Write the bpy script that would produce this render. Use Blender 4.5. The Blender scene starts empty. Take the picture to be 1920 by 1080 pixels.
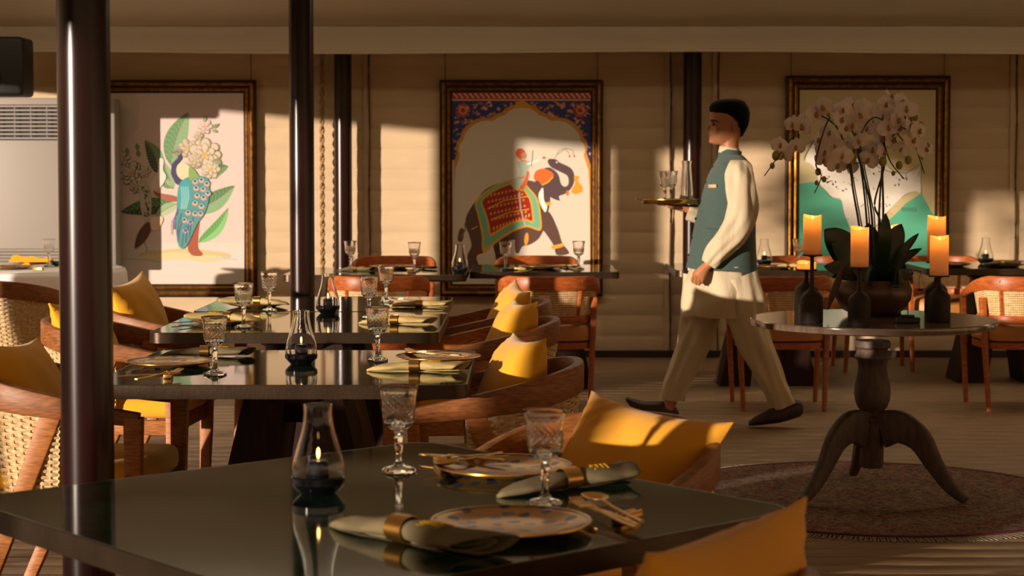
import bpy, bmesh, math, random
from mathutils import Vector, Matrix
PI = math.pi
sin, cos = math.sin, math.cos
# ------------------------------------------------------------------ camera, world, sun, exposure
F, CX, CY, TH, H = 3400.0, 975.0, 0.0, math.radians(2.66), 1.40
CY = 320 + F*math.tan(TH)
sc = bpy.context.scene
COL = bpy.context.collection
cd = bpy.data.cameras.new('camera'); cam = bpy.data.objects.new('camera', cd); COL.objects.link(cam)
cam.location = (0, 0, H); cam.rotation_euler = (PI/2 - TH, 0, 0)
cd.sensor_width = 36; cd.lens = F*36/1920
cd.shift_x = -(CX-960)/1920; cd.shift_y = -(540-CY)/1920
cd.clip_start = .05; cd.clip_end = 200
cd.dof.use_dof = True; cd.dof.focus_distance = 6.2; cd.dof.aperture_fstop = 6.3
sc.camera = cam
sc.view_settings.view_transform = 'Standard'; sc.view_settings.look = 'None'
sc.view_settings.gamma = 1; sc.view_settings.use_curve_mapping = False
sc.view_settings.exposure = 0.0
sc.cycles.max_bounces = 14; sc.cycles.transmission_bounces = 12; sc.cycles.glossy_bounces = 6
sc.cycles.diffuse_bounces = 4; sc.cycles.transparent_max_bounces = 12
sc.cycles.caustics_reflective = False; sc.cycles.caustics_refractive = False
sc.cycles.sample_clamp_indirect = 4
AZ = math.radians(45); SLOPE = .107; TEL = SLOPE*sin(AZ)
w = bpy.data.worlds.new('world'); sc.world = w; w.use_nodes = True
wn = w.node_tree.nodes; wl = w.node_tree.links
bg = wn['Background']; bg.inputs['Strength'].default_value = .95
tc = wn.new('ShaderNodeTexCoord'); sx = wn.new('ShaderNodeSeparateXYZ'); cr = wn.new('ShaderNodeValToRGB')
wl.new(tc.outputs['Generated'], sx.inputs[0]); wl.new(sx.outputs['Z'], cr.inputs[0]); wl.new(cr.outputs[0], bg.inputs[0])
e = cr.color_ramp.elements
e[0].position = 0; e[0].color = (.34, .20, .10, 1); e[1].position = .6; e[1].color = (.25, .33, .5, 1)
m_ = e.new(.12); m_.color = (1.0, .66, .38, 1)
m_ = e.new(.02); m_.color = (.9, .52, .26, 1)
sd = bpy.data.lights.new('sun', 'SUN'); sd.energy = 6.4; sd.angle = math.radians(.8); sd.color = (1, .81, .65)
sun = bpy.data.objects.new('sun', sd); COL.objects.link(sun)
sdir = Vector((sin(AZ), cos(AZ), -TEL)).normalized()
sun.rotation_euler = sdir.to_track_quat('-Z', 'Y').to_euler(); sun.location = (-8, -6, 5)

# added fill lights without a real fixture, out of frame, brightening the cloth ceiling
def area(name, loc, size, e, col, rot):
    d_ = bpy.data.lights.new(name, 'AREA'); d_.shape = 'RECTANGLE'; d_.size, d_.size_y = size; d_.energy = e; d_.color = col
    o_ = bpy.data.objects.new(name, d_); COL.objects.link(o_); o_.location = loc; o_.rotation_euler = rot; return o_
area('ceiling_fill', (0, 6.2, 3.0), (8, 1.2), 18, (1, .82, .6), (PI, 0, 0))
area('ceiling_fill', (0, 11.0, 2.75), (12, .5), 118, (1, .90, .76), (PI*.94, 0, 0))
# ------------------------------------------------------------------ helpers
def P(px, py, z=None, Y=None):
    u = (px-CX)/F; v = (CY-py)/F
    d = Vector((u, cos(TH)+v*sin(TH), -sin(TH)+v*cos(TH)))
    t = ((z-H)/d.z) if z is not None else Y/d.y
    return Vector((0, 0, H)) + d*t
def lin(c):
    if isinstance(c, str): c = [int(c[i:i+2], 16)/255 for i in (0, 2, 4)]
    return tuple((x/12.92 if x <= .04045 else ((x+.055)/1.055)**2.4) for x in c[:3]) + (1,)
def setp(n, **k):
    for a, b in k.items():
        n.inputs[a.replace('_', ' ')].default_value = b
def mat(name, col, rough=.6, metal=0, bump=0, bscale=60, var=0, vscale=8, spec=.5, stretch=None, col2=None, **extra):
    m = bpy.data.materials.new(name); m.use_nodes = True
    nt = m.node_tree; N = nt.nodes; L = nt.links; b = N['Principled BSDF']
    b.inputs['Base Color'].default_value = lin(col); b.inputs['Roughness'].default_value = rough
    b.inputs['Metallic'].default_value = metal; b.inputs['Specular IOR Level'].default_value = spec
    for k, v in extra.items(): b.inputs[k.replace('_', ' ')].default_value = v
    if var or bump or col2:
        t = N.new('ShaderNodeTexCoord'); mp = N.new('ShaderNodeMapping'); L.new(t.outputs['Object'], mp.inputs[0])
        if stretch: mp.inputs['Scale'].default_value = stretch
        if var or col2:
            nz = N.new('ShaderNodeTexNoise'); nz.inputs['Scale'].default_value = vscale; nz.inputs['Detail'].default_value = 5
            L.new(mp.outputs[0], nz.inputs[0])
            r = N.new('ShaderNodeValToRGB'); L.new(nz.outputs['Fac'], r.inputs[0]); L.new(r.outputs[0], b.inputs['Base Color'])
            c = lin(col); c2 = lin(col2) if col2 else tuple(x*(1-var) for x in c[:3])+(1,)
            r.color_ramp.elements[0].position = .32; r.color_ramp.elements[0].color = c2
            r.color_ramp.elements[1].position = .68; r.color_ramp.elements[1].color = c
        if bump:
            n2 = N.new('ShaderNodeTexNoise'); n2.inputs['Scale'].default_value = bscale; n2.inputs['Detail'].default_value = 4
            L.new(mp.outputs[0], n2.inputs[0]); bp = N.new('ShaderNodeBump'); bp.inputs['Strength'].default_value = bump
            bp.inputs['Distance'].default_value = .01
            L.new(n2.outputs['Fac'], bp.inputs['Height']); L.new(bp.outputs[0], b.inputs['Normal'])
    return m
class M:
    def __init__(s): s.v = []; s.f = []; s.c = []; s.cc = None
    def add(s, vs, fs, mtx=None):
        o = len(s.v)
        s.v += [tuple(mtx @ Vector(p)) if mtx else tuple(p) for p in vs]
        s.f += [tuple(i+o for i in f) for f in fs]
        if s.cc is not None: s.c += [s.cc]*len(fs)
        return s
    def box(s, a, b, mtx=None, r=0):
        x0, y0, z0 = a; x1, y1, z1 = b
        if not r:
            return s.add([(x0,y0,z0),(x1,y0,z0),(x1,y1,z0),(x0,y1,z0),(x0,y0,z1),(x1,y0,z1),(x1,y1,z1),(x0,y1,z1)],
                  [(0,3,2,1),(4,5,6,7),(0,1,5,4),(1,2,6,5),(2,3,7,6),(3,0,4,7)], mtx)
        bm = bmesh.new(); bmesh.ops.create_cube(bm, size=1)
        for v in bm.verts: v.co = ((x0+x1)/2+v.co.x*(x1-x0), (y0+y1)/2+v.co.y*(y1-y0), (z0+z1)/2+v.co.z*(z1-z0))
        bmesh.ops.bevel(bm, geom=bm.edges[:]+bm.verts[:], offset=r, segments=3 if r > .012 else 2, profile=.5, affect='EDGES')
        bm.verts.index_update(); vs = [tuple(v.co) for v in bm.verts]; fs = [tuple(v.index for v in f.verts) for f in bm.faces]; bm.free()
        return s.add(vs, fs, mtx)
    def rings(s, R, closed=False, caps=True, mtx=None):
        n = len(R[0]); vs = [p for r in R for p in r]; fs = []
        k = len(R)
        for i in range(k if closed else k-1):
            for j in range(n):
                a = i*n+j; b_ = i*n+(j+1) % n; c = ((i+1) % k)*n+(j+1) % n; d = ((i+1) % k)*n+j
                fs.append((a, b_, c, d))
        if caps and not closed: fs += [tuple(range(n))[::-1], tuple(range((k-1)*n, k*n))]
        return s.add(vs, fs, mtx)
    def lathe(s, prof, n=24, mtx=None, caps=False, fn=None):
        R = []
        for r, z in prof:
            R.append([((r*(fn(2*PI*j/n, z) if fn else 1))*cos(2*PI*j/n), (r*(fn(2*PI*j/n, z) if fn else 1))*sin(2*PI*j/n), z) for j in range(n)])
        return s.rings(R, caps=caps, mtx=mtx)
    def sweep(s, pts, secs, closed=False, up=(0,0,1), caps=True, mtx=None):
        up = Vector(up); pts = [Vector(p) for p in pts]; n = len(pts); R = []
        for i, p in enumerate(pts):
            a = pts[(i-1) % n] if (i or closed) else p; b_ = pts[(i+1) % n] if (i < n-1 or closed) else p
            t = (b_-a).normalized(); sd_ = t.cross(up)
            if sd_.length < 1e-4: sd_ = t.cross(Vector((1, 0, 0)))
            sd_.normalize(); nn = sd_.cross(t)
            R.append([tuple(p+sd_*x+nn*y) for x, y in (secs(i/(n-1)) if callable(secs) else secs)])
        return s.rings(R, closed=closed, caps=caps, mtx=mtx)
    def tube(s, pts, r, n=8, **k):
        return s.sweep(pts, (lambda t: circ(r(t), n)) if callable(r) else circ(r, n), **k)
    def ball(s, c, r, n=12, k=8, mtx=None):
        if not hasattr(r, '__len__'): r = (r, r, r)
        R = [[(c[0]+r[0]*sin(PI*i/k)*cos(2*PI*j/n), c[1]+r[1]*sin(PI*i/k)*sin(2*PI*j/n), c[2]-r[2]*cos(PI*i/k)) for j in range(n)] for i in range(k+1)]
        R[0] = [(c[0]+1e-4*cos(2*PI*j/n), c[1]+1e-4*sin(2*PI*j/n), c[2]-r[2]) for j in range(n)]
        R[k] = [(c[0]+1e-4*cos(2*PI*j/n), c[1]+1e-4*sin(2*PI*j/n), c[2]+r[2]) for j in range(n)]
        return s.rings(R, mtx=mtx)
    def build(s, name, m, parent=None, smooth=35, loc=None):
        me = bpy.data.meshes.new(name); me.from_pydata(s.v, [], s.f)
        if s.c:
            at = me.color_attributes.new('Col', 'FLOAT_COLOR', 'CORNER'); i = 0
            for p, c in zip(me.polygons, s.c):
                for _ in range(p.loop_total): at.data[i].color = c; i += 1
        if smooth:
            me.polygons.foreach_set('use_smooth', [True]*len(me.polygons)); me.set_sharp_from_angle(angle=math.radians(smooth))
        if m: me.materials.append(m)
        me.update()
        o = bpy.data.objects.new(name, me); COL.objects.link(o)
        if parent: o.parent = parent
        if loc is not None: o.location = loc
        return o
def circ(r, n=8): return [(r*cos(2*PI*j/n), r*sin(2*PI*j/n)) for j in range(n)]
def rect(a, b): return [(-a/2,-b/2),(a/2,-b/2),(a/2,b/2),(-a/2,b/2)]
def rrect(a, b, r, k=2):
    o = []
    for cx, cy, a0 in ((a/2-r, b/2-r, 0), (-a/2+r, b/2-r, PI/2), (-a/2+r, -b/2+r, PI), (a/2-r, -b/2+r, 3*PI/2)):
        for i in range(k+1): o.append((cx+r*cos(a0+PI/2*i/k), cy+r*sin(a0+PI/2*i/k)))
    return o
def spline(pts, n):
    pts = [Vector(p) for p in pts]; o = []; k = len(pts)-1
    for i in range(n+1):
        t = i/n*k; a = min(int(t), k-1); t -= a
        p0 = pts[max(a-1, 0)]; p1 = pts[a]; p2 = pts[a+1]; p3 = pts[min(a+2, k)]
        o.append(.5*((2*p1)+(p2-p0)*t+(2*p0-5*p1+4*p2-p3)*t*t+(3*p1-p0-3*p2+p3)*t**3))
    return o
def interp(tab, t):
    if t <= tab[0][0]: return tab[0][1]
    for (a, b), (c, d) in zip(tab, tab[1:]):
        if t <= c: return b+(d-b)*(t-a)/(c-a)
    return tab[-1][1]
def tag(o, label=None, cat=None, group=None, kind=None):
    if label: o['label'] = label
    if cat: o['category'] = cat
    if group: o['group'] = group
    if kind: o['kind'] = kind
    return o
def empty(name, loc=(0,0,0), rz=0, label=None, cat=None, group=None, kind=None):
    o = bpy.data.objects.new(name, None); COL.objects.link(o); o.location = loc; o.rotation_euler.z = rz; o.empty_display_size = .1
    return tag(o, label, cat, group, kind)
KIDS = {}
def copy_tree(o, parent=None):
    c = o.copy(); COL.objects.link(c)
    if parent: c.parent = parent
    for ch in [x for x in ALLKIDS(o)]: copy_tree(ch, c)
    return c
def ALLKIDS(o): return [x for x in o.children]
PROTO = {}
def make(kind, fn, loc, rz=0, label=None, cat=None, group=None, scale=None, rx=None, ry=None):
    """first use builds the thing at the origin, later uses copy it"""
    if kind not in PROTO: PROTO[kind] = fn(); o = PROTO[kind]
    else: o = copy_tree(PROTO[kind])
    o.location = loc; o.rotation_euler = (rx or 0, ry or 0, rz)
    if scale: o.scale = (scale,)*3 if not hasattr(scale, '__len__') else scale
    return tag(o, label, cat, group)
RX = lambda a: Matrix.Rotation(a, 4, 'X')
RY = lambda a: Matrix.Rotation(a, 4, 'Y')
RZ = lambda a: Matrix.Rotation(a, 4, 'Z')
T = lambda x, y, z: Matrix.Translation((x, y, z))

# ------------------------------------------------------------------ materials
WOOD = mat('teak', 'B87A40', .45, var=.45, vscale=14, stretch=(2, 2, 14), col2='8E5228', spec=.35, bump=.08, bscale=120)
WOODX = mat('teak_rail', '9C6032', .45, spec=.35, col2='6E421F', vscale=9, stretch=(3, 3, 16), bump=.06, bscale=100)
WOODB = mat('bentwood', 'B2602A', .4, spec=.4, col2='8E4218', vscale=10, stretch=(2, 2, 8))
DARKW = mat('dark_wood', '30180E', .6, spec=.2, col2='1E0E08', vscale=10, stretch=(4, 4, 1))
GREYW = mat('grey_turned_wood', '5C4A3D', .6, col2='3E3026', vscale=14, stretch=(3, 3, 1), bump=.15)
FABY = mat('yellow_fabric', 'F2B01C', .85, var=.12, vscale=5, bump=.12, bscale=500, Sheen_Weight=.2)
FABY2 = mat('amber_fabric', 'E8A524', .85, var=.1, vscale=5, bump=.12, bscale=500, Sheen_Weight=.2)
LEATH = mat('tan_leather', 'B87838', .45, var=.15, vscale=9, bump=.08, bscale=200)
ROPE = mat('natural_rope', 'E6CFA2', .8, col2='B99561', vscale=60, bump=.2, bscale=300)
CANE = mat('cane', 'EBC893', .6, col2='CFA268', vscale=40)
POLE = mat('maroon_lacquer', '260B09', .24, col2='180605', vscale=3, spec=.4)
GOLD = mat('gold_metal', 'C9963F', .22, 1, var=.25, vscale=20)
GOLDM = mat('brushed_gold', 'D2A25A', .33, 1)
BRONZE = mat('bronze_edge', '4E4032', .36, .8, var=.3, vscale=12, bump=.05, bscale=90)
BRASS = mat('brass', 'B99B50', .2, 1)
FRAMEG = mat('gilt_frame', 'B8812C', .38, .8, col2='7A4E16', vscale=30, bump=.3, bscale=90)
FRAMED = mat('dark_gilt', '3A220C', .45, .4, col2='24140A', vscale=30)
NAPK = mat('sage_linen', '74684A', .9, var=.12, vscale=30, bump=.25, bscale=700)
NAPY = mat('mustard_linen', 'E2A422', .9, bump=.25, bscale=700)
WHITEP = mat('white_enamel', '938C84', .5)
LINENW = mat('white_tablecloth', 'F2EEF0', .9, bump=.1, bscale=40)
BLACKP = mat('black_plastic', '0A0A0A', .5)
DARKGL = mat('dark_oil', '0B0C10', .15)
WAX = None
SKIN = mat('skin', 'B0744C', .5, var=.08, vscale=10, Subsurface_Weight=.1, Subsurface_Scale=.01)
HAIRM = mat('black_hair', '070504', .85, spec=.15, bump=.6, bscale=260)
VESTM = mat('green_wool', '3B4F49', .88, var=.1, vscale=40, bump=.2, bscale=600, Sheen_Weight=.15)
CREAM = mat('cream_cotton', 'C0B193', .9, bump=.7, bscale=16, stretch=(1.3, 1.3, .3))
SHOEM = mat('brown_leather_shoe', '2A140E', .5)
LEAFM = mat('orchid_leaf', '1C3A1C', .35, col2='12280F', vscale=12)
STEMM = mat('orchid_stem', '2C3A1A', .5)
BUDM = mat('orchid_bud', '8A8436', .6)
PETAL = mat('orchid_petal', 'DCD0CC', .6, Subsurface_Weight=.15, Subsurface_Scale=.01, bump=.05, bscale=90)
LIPM = mat('orchid_lip', '9A7838', .6)
CLAY = mat('brown_ceramic', '5A3A22', .35, col2='3C2412', vscale=6)
def glass(name, col=(1, 1, 1, 1), rough=0.0, ior=1.5):
    m = bpy.data.materials.new(name); m.use_nodes = True; b = m.node_tree.nodes['Principled BSDF']
    b.inputs['Base Color'].default_value = col; b.inputs['Roughness'].default_value = rough
    b.inputs['Transmission Weight'].default_value = 1; b.inputs['IOR'].default_value = ior
    return m
GLASS = glass('crystal_glass'); GLASST = glass('lamp_glass', (.97, .98, 1, 1), ior=1.3)
def emis(name, col, s):
    m = bpy.data.materials.new(name); m.use_nodes = True; b = m.node_tree.nodes['Principled BSDF']
    b.inputs['Base Color'].default_value = lin(col); b.inputs['Emission Color'].default_value = lin(col); b.inputs['Emission Strength'].default_value = s
    return m
FLAME = emis('flame', 'FFC26A', 9)
def wax():
    m = bpy.data.materials.new('wax'); m.use_nodes = True; N = m.node_tree.nodes; L = m.node_tree.links
    out = N['Material Output']; N.remove(N['Principled BSDF'])
    d = N.new('ShaderNodeBsdfDiffuse'); t = N.new('ShaderNodeBsdfTranslucent'); x = N.new('ShaderNodeMixShader')
    d.inputs[0].default_value = lin('F3DDB8'); t.inputs[0].default_value = lin('F6C27C'); x.inputs[0].default_value = .42
    L.new(d.outputs[0], x.inputs[1]); L.new(t.outputs[0], x.inputs[2]); L.new(x.outputs[0], out.inputs[0]); return m
WAX = wax()
def colattr():
    m = bpy.data.materials.new('painted_print'); m.use_nodes = True; N = m.node_tree.nodes; L = m.node_tree.links
    b = N['Principled BSDF']; b.inputs['Roughness'].default_value = .45
    a = N.new('ShaderNodeVertexColor'); a.layer_name = 'Col'; L.new(a.outputs[0], b.inputs['Base Color']); return m
PRINT = colattr()
def marble():
    m = bpy.data.materials.new('green_marble'); m.use_nodes = True; N = m.node_tree.nodes; L = m.node_tree.links; b = N['Principled BSDF']
    t = N.new('ShaderNodeTexCoord'); nz = N.new('ShaderNodeTexNoise'); nz.inputs['Scale'].default_value = 7; nz.inputs['Detail'].default_value = 9; nz.inputs['Distortion'].default_value = 1.6
    r = N.new('ShaderNodeValToRGB'); L.new(t.outputs['Object'], nz.inputs[0]); L.new(nz.outputs[0], r.inputs[0]); L.new(r.outputs[0], b.inputs['Base Color'])
    r.color_ramp.elements[0].position = .35; r.color_ramp.elements[0].color = lin('0B1A12'); r.color_ramp.elements[1].position = .75; r.color_ramp.elements[1].color = lin('2C4A38')
    b.inputs['Roughness'].default_value = .06; b.inputs['Specular IOR Level'].default_value = 1.0; b.inputs['IOR'].default_value = 1.6
    return m
MARBLE = marble()
def plate_mat():
    m = bpy.data.materials.new('gilt_painted_plate'); m.use_nodes = True; N = m.node_tree.nodes; L = m.node_tree.links; b = N['Principled BSDF']
    b.inputs['Metallic'].default_value = .6; b.inputs['Roughness'].default_value = .28
    t = N.new('ShaderNodeTexCoord'); v = N.new('ShaderNodeTexVoronoi'); v.voronoi_dimensions = '2D'; v.inputs['Scale'].default_value = 24
    nz = N.new('ShaderNodeTexNoise'); nz.inputs['Scale'].default_value = 50
    ad = N.new('ShaderNodeMath'); ad.operation = 'MULTIPLY_ADD'; ad.inputs[1].default_value = .5; L.new(t.outputs['Object'], v.inputs[0]); L.new(t.outputs['Object'], nz.inputs[0])
    L.new(nz.outputs[0], ad.inputs[0]); L.new(v.outputs['Distance'], ad.inputs[2])
    r = N.new('ShaderNodeValToRGB'); L.new(ad.outputs[0], r.inputs[0]); r.color_ramp.interpolation = 'CONSTANT'
    E = r.color_ramp.elements; E[0].color = (1, 1, 1, 1); E[1].position = .5; E[1].color = (0, 0, 0, 1)
    c2 = N.new('ShaderNodeValToRGB'); L.new(v.outputs['Color'], c2.inputs[0]); c2.color_ramp.interpolation = 'CONSTANT'
    E = c2.color_ramp.elements; E[0].color = lin('2A2C4A'); E[1].position = .5; E[1].color = lin('6A6A86')
    x = E.new(.8); x.color = lin('C98A34'); x = E.new(.35); x.color = lin('3B2434')
    mx = N.new('ShaderNodeMix'); mx.data_type = 'RGBA'; L.new(r.outputs[0], mx.inputs['Factor']); mx.inputs['A'].default_value = lin('BC8A44'); L.new(c2.outputs[0], mx.inputs['B'])
    L.new(mx.outputs['Result'], b.inputs['Base Color']); return m
PLATEM = plate_mat()
# ------------------------------------------------------------------ the tent
YW = 13.6
CANV = mat('wall_canvas', 'CDB492', .9, var=.1, vscale=3, bump=.25, bscale=50, stretch=(1, 1, 4))
CANC = mat('ceiling_canvas', 'D8CDB8', .9, var=.06, vscale=1.5, bump=.1, bscale=14)
PLANK = mat('deck_plank', 'A08464', .5, col2='6E563E', vscale=6, stretch=(.6, 14, 8), bump=.25, bscale=16)
# floor of boards running across the picture
b_ = M().box((-8, -4, -.08), (8, YW+.3, -.022)); fl = b_.build('floor', mat('deck_joists', '1A120B', .9), smooth=0); tag(fl, kind='structure')
m0 = M().box((-6.6, -.066, -.02), (6.6, .066, 0), r=.004)
pl0 = None; k = 0; y = 3.0
while y < YW+.2:
    if pl0 is None: pl0 = m0.build('plank', PLANK, fl); o = pl0
    else: o = pl0.copy(); COL.objects.link(o)
    o.location = (random.Random(k).uniform(-.4, .4), y, 0); y += .138; k += 1
fd = M().box((-8, -4, -.02), (8, 2.92, 0)).build('deck', PLANK, fl, smooth=0)
# back wall: cloth over horizontal battens, slight relief
R = []
z = 0
zs = []
while z < 3.4:
    zs += [(z, 0), (z+.006, .003), (z+.07, .0055), (z+.150, .003)]; z += .156
xs = [-8, 8]
vs = []; fs = []
for i, (z, d) in enumerate(zs):
    vs += [(-8, -d, z), (8, -d, z)]
    if i: fs.append((2*i-2, 2*i-1, 2*i+1, 2*i))
mw = M().add(vs, fs); mw.box((-8, .02, 0), (8, .1, 3.4))
wb = mw.build('wall_back', CANV, loc=(0, YW, 0), smooth=60); tag(wb, kind='structure')
TRIMD = mat('dark_skirting', '2A1B10', .6)
tag(M().box((-8, -.04, 0), (8, -.012, .05)).build('baseboard_back', TRIMD, loc=(0, YW, 0), smooth=0), kind='structure')
# seams / cords down the wall
SEAM = mat('wall_seam', '6B5336', .9)
for px in (693, 1257, 1347, 1905):
    x = P(px, 320, Y=YW-.03).x
    s_ = M().tube([(x+.003*sin(i*.9+px), YW-.03, .05+i*.12) for i in range(22)], .0075, 6).build('seam', SEAM, wb)
    s_.matrix_parent_inverse = Matrix.Translation((0, -YW, 0))
    M_ = M().box((x-.045, YW-.022, .02), (x+.0, YW-.008, 2.7)).build('wall_batten', CANV, wb, smooth=0); M_.matrix_parent_inverse = Matrix.Translation((0, -YW, 0))
# twisted rope beside the second pole
x = P(604, 320, Y=YW-.1).x
mr = M()
for k in range(2):
    mr.tube([(x+.011*cos(i*.9+k*PI), YW-.1+.011*sin(i*.9+k*PI), .3+i*.02) for i in range(110)], .011, 5)
mr.tube([(x, YW-.1, .3), (x, YW-.1, .18)], .02, 8)
tag(mr.build('hanging_rope', mat('jute_rope', '9C7C52', .9)), 'twisted jute rope hanging on the wall between the two dark poles', 'rope')
# valance and ceiling
YV = 13.05
vz0, vz1 = P(960, 99, Y=YV).z, P(960, 47, Y=YV).z
vs = []; fs = []; n = 320
for i in range(n+1):
    x = -8+16*i/n
    w1 = .012*sin(x*2.1)+.012*sin(x*5.3+1)+.006*sin(x*13)
    dz = .008*sin(x*1.3)
    vs += [(x, YV+.05+w1*.3, vz1+.01), (x, YV+.5*w1+.02, (vz0+vz1)/2), (x, YV+w1*.8, vz0+.022+dz), (x, YV+w1*.8-.012, vz0+.018+dz), (x, YV+w1*.8-.012, vz0+dz), (x, YV+w1*.8+.01, vz0+dz)]
for i in range(n):
    for j in range(5):
        a = i*6+j; fs.append((a, a+6, a+7, a+1))
vl = M().add(vs, fs).build('trim_1', CANC, smooth=50); tag(vl, kind='structure')
vs = []; fs = []; nx, ny = 60, 24
prof = [(YW+.2, vz1), (13.06, vz1), (12.0, vz1+.42), (9.5, 3.45), (7, 4.0), (5.4, 4.25), (3.5, 4.05), (0, 3.1), (-3, 2.45)]
for (yy, zz) in prof:
    for i in range(nx+1):
        x = -8+16*i/nx
        sag = -.05*abs(sin(x*PI/4))*(1 if 0 < yy < 13 else 0)
        vs.append((x, yy, zz+sag))
for j in range(len(prof)-1):
    for i in range(nx):
        a = j*(nx+1)+i; fs.append((a, a+1, a+nx+2, a+nx+1))
ce = M().add(vs, fs).build('ceiling', CANC, smooth=60); tag(ce, kind='structure')
# side walls (out of frame): the right one closed, the left one open between cloth panels under a canvas apron
tag(M().box((6.2, -3, 0), (6.3, YW, 4.4)).build('wall_right', CANV, smooth=0), kind='structure')
XL = -5.0
ml = M()
def zed(Y0): return 2.126
ZT = [(-3, 1.2), (-1.75, 1.4), (-1.65, 1.9), (-.7, 1.9), (-.1, 1.55), (.0, 1.55), (.1, 2.13), (.36, 2.13), (.42, 1.42), (1.75, 1.44), (1.9, 2.126), (3.4, 2.13), (3.6, 2.22), (4.4, 2.22), (4.6, 2.126), (5.2, 2.126), (5.9, 2.3), (6.8, 2.3), (7.3, 2.2), (8.0, 2.16), (13.6, 2.126)]  # lower edge of the apron, raised and lowered to shape the sun patches
yy = -3.0
while yy < YW-1e-6:
    y2 = min(yy+.1, YW)
    zb, zc = interp(ZT, yy), interp(ZT, y2)
    ml.add([(XL, yy, zb), (XL, y2, zc), (XL, y2, 4.4), (XL, yy, 4.4), (XL-.03, yy, zb), (XL-.03, y2, zc), (XL-.03, y2, 4.4), (XL-.03, yy, 4.4)],
           [(0, 1, 2, 3), (7, 6, 5, 4), (4, 5, 1, 0)])
    yy = y2
tag(ml.build('wall_left', CANV, smooth=0), kind='structure')
for i, (a, b2) in enumerate(((-3, -1.75), (-.65, -.5), (.36, .76), (2.36, 2.5), (3.36, 3.5), (7.66, 8.0), (8.68, 9.32), (11.5, 11.52))):  # rear panels follow the wall shadows; nearer ones were added to block sun
    mc = M(); n = 24
    R = []
    for z in (0, 1.2, 2.4):
        R.append([(XL+.03*sin(j*2.0)+.1, a+(b2-a)*j/n, z) for j in range(n+1)] + [(XL+.03*sin(j*2.0)+.125, a+(b2-a)*j/n, z) for j in range(n, -1, -1)])
    mc.rings(R)
    tag(mc.build('trim_%d' % (i+2), CANV, smooth=50), kind='structure')
tag(M().box((XL-.02, .42, 0), (XL+.02, 1.93, 1.16)).build('trim_9', CANV, smooth=0), kind='structure')  # added low panel, unseen, keeps the sun off the round table
# added foliage outside the open side, unseen: put there to dim the low sun
LEAFG = mat('sun_screen_leaf', '33481E', .7)
rnd = random.Random(5)
def foliage(n, bx, s):
    mf = M()
    for i in range(n):
        c = Vector([rnd.uniform(a, b) for a, b in bx]); rot = Matrix.Rotation(rnd.uniform(0, 6.3), 4, 'Z') @ Matrix.Rotation(rnd.uniform(-1, 1), 4, 'X')
        q = s*rnd.uniform(.6, 1.3)
        mf.add([(-q, 0, 0), (0, .0, -q*.45), (q, 0, 0), (0, 0, q*.45)], [(0, 1, 2, 3)], Matrix.Translation(c) @ rot)
    return mf
tr = empty('sun_screen', (-9.5, 1.7, 0), 0, 'added leafy sun screen outside the open left side, unseen', 'tree')
foliage(260, ((-.5, .5), (-1.45, .9), (1.95, 3.4)), .12).build('foliage', LEAFG, tr, smooth=0)['kind'] = 'stuff'
M().tube([(0, 0, -.1), (.05, 0, 1.2), (0, .1, 2.2)], lambda t: .1-.04*t, 10).build('trunk', DARKW, tr)  # stem of the added sun screen
gr = M().box((-30, -12, -.3), (-5.3, 20, -.12)); tag(gr.build('ground', mat('lawn', '3E4A22', .95, var=.3, vscale=2), smooth=0), kind='structure')

# ------------------------------------------------------------------ poles
def pole(x, y, r, h, label, base=True):
    e_ = empty('tent_pole', (x, y, 0), 0, label, 'pole', None)
    M().lathe([(r, .0), (r, h)], 40, caps=True).build('shaft', POLE, e_)
    if base:
        M().lathe([(r*1.02, .30), (r*1.7, .30), (r*1.75, .285), (r*1.75, .21), (r*1.6, .2)], 32).build('collar', mat('cream_band', 'D9C690', .4), e_)
        M().lathe([(r*1.5, .2), (r*1.55, .15), (r*1.5, .12)], 32).build('ring', mat('copper_band', '7A3520', .3), e_)
        M().lathe([(r*1.5, .12), (r*1.8, .07), (r*2.1, .03), (r*2.2, .0)], 32, caps=True).build('foot', BLACKP, e_)
    return e_
x1 = P(161, 500, Y=4.2).x
pole(x1, 4.2, .0605, 3.9, 'thickest dark maroon pole in the left foreground with white highlight')
pole(P(567, 500, Y=9.2).x, 9.2, .0625, 3.45, 'dark maroon pole behind the third dining table, left of centre')
x3 = P(643.5, 300, Y=13.42).x
pole(x3, 13.42, .064, 2.6, 'dark pole against the back wall just right of the twisted rope', False)
pole(P(1298, 300, Y=13.42).x, 13.42, .068, 2.6, 'dark pole against the back wall behind the waiter\'s tray', False)

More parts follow.
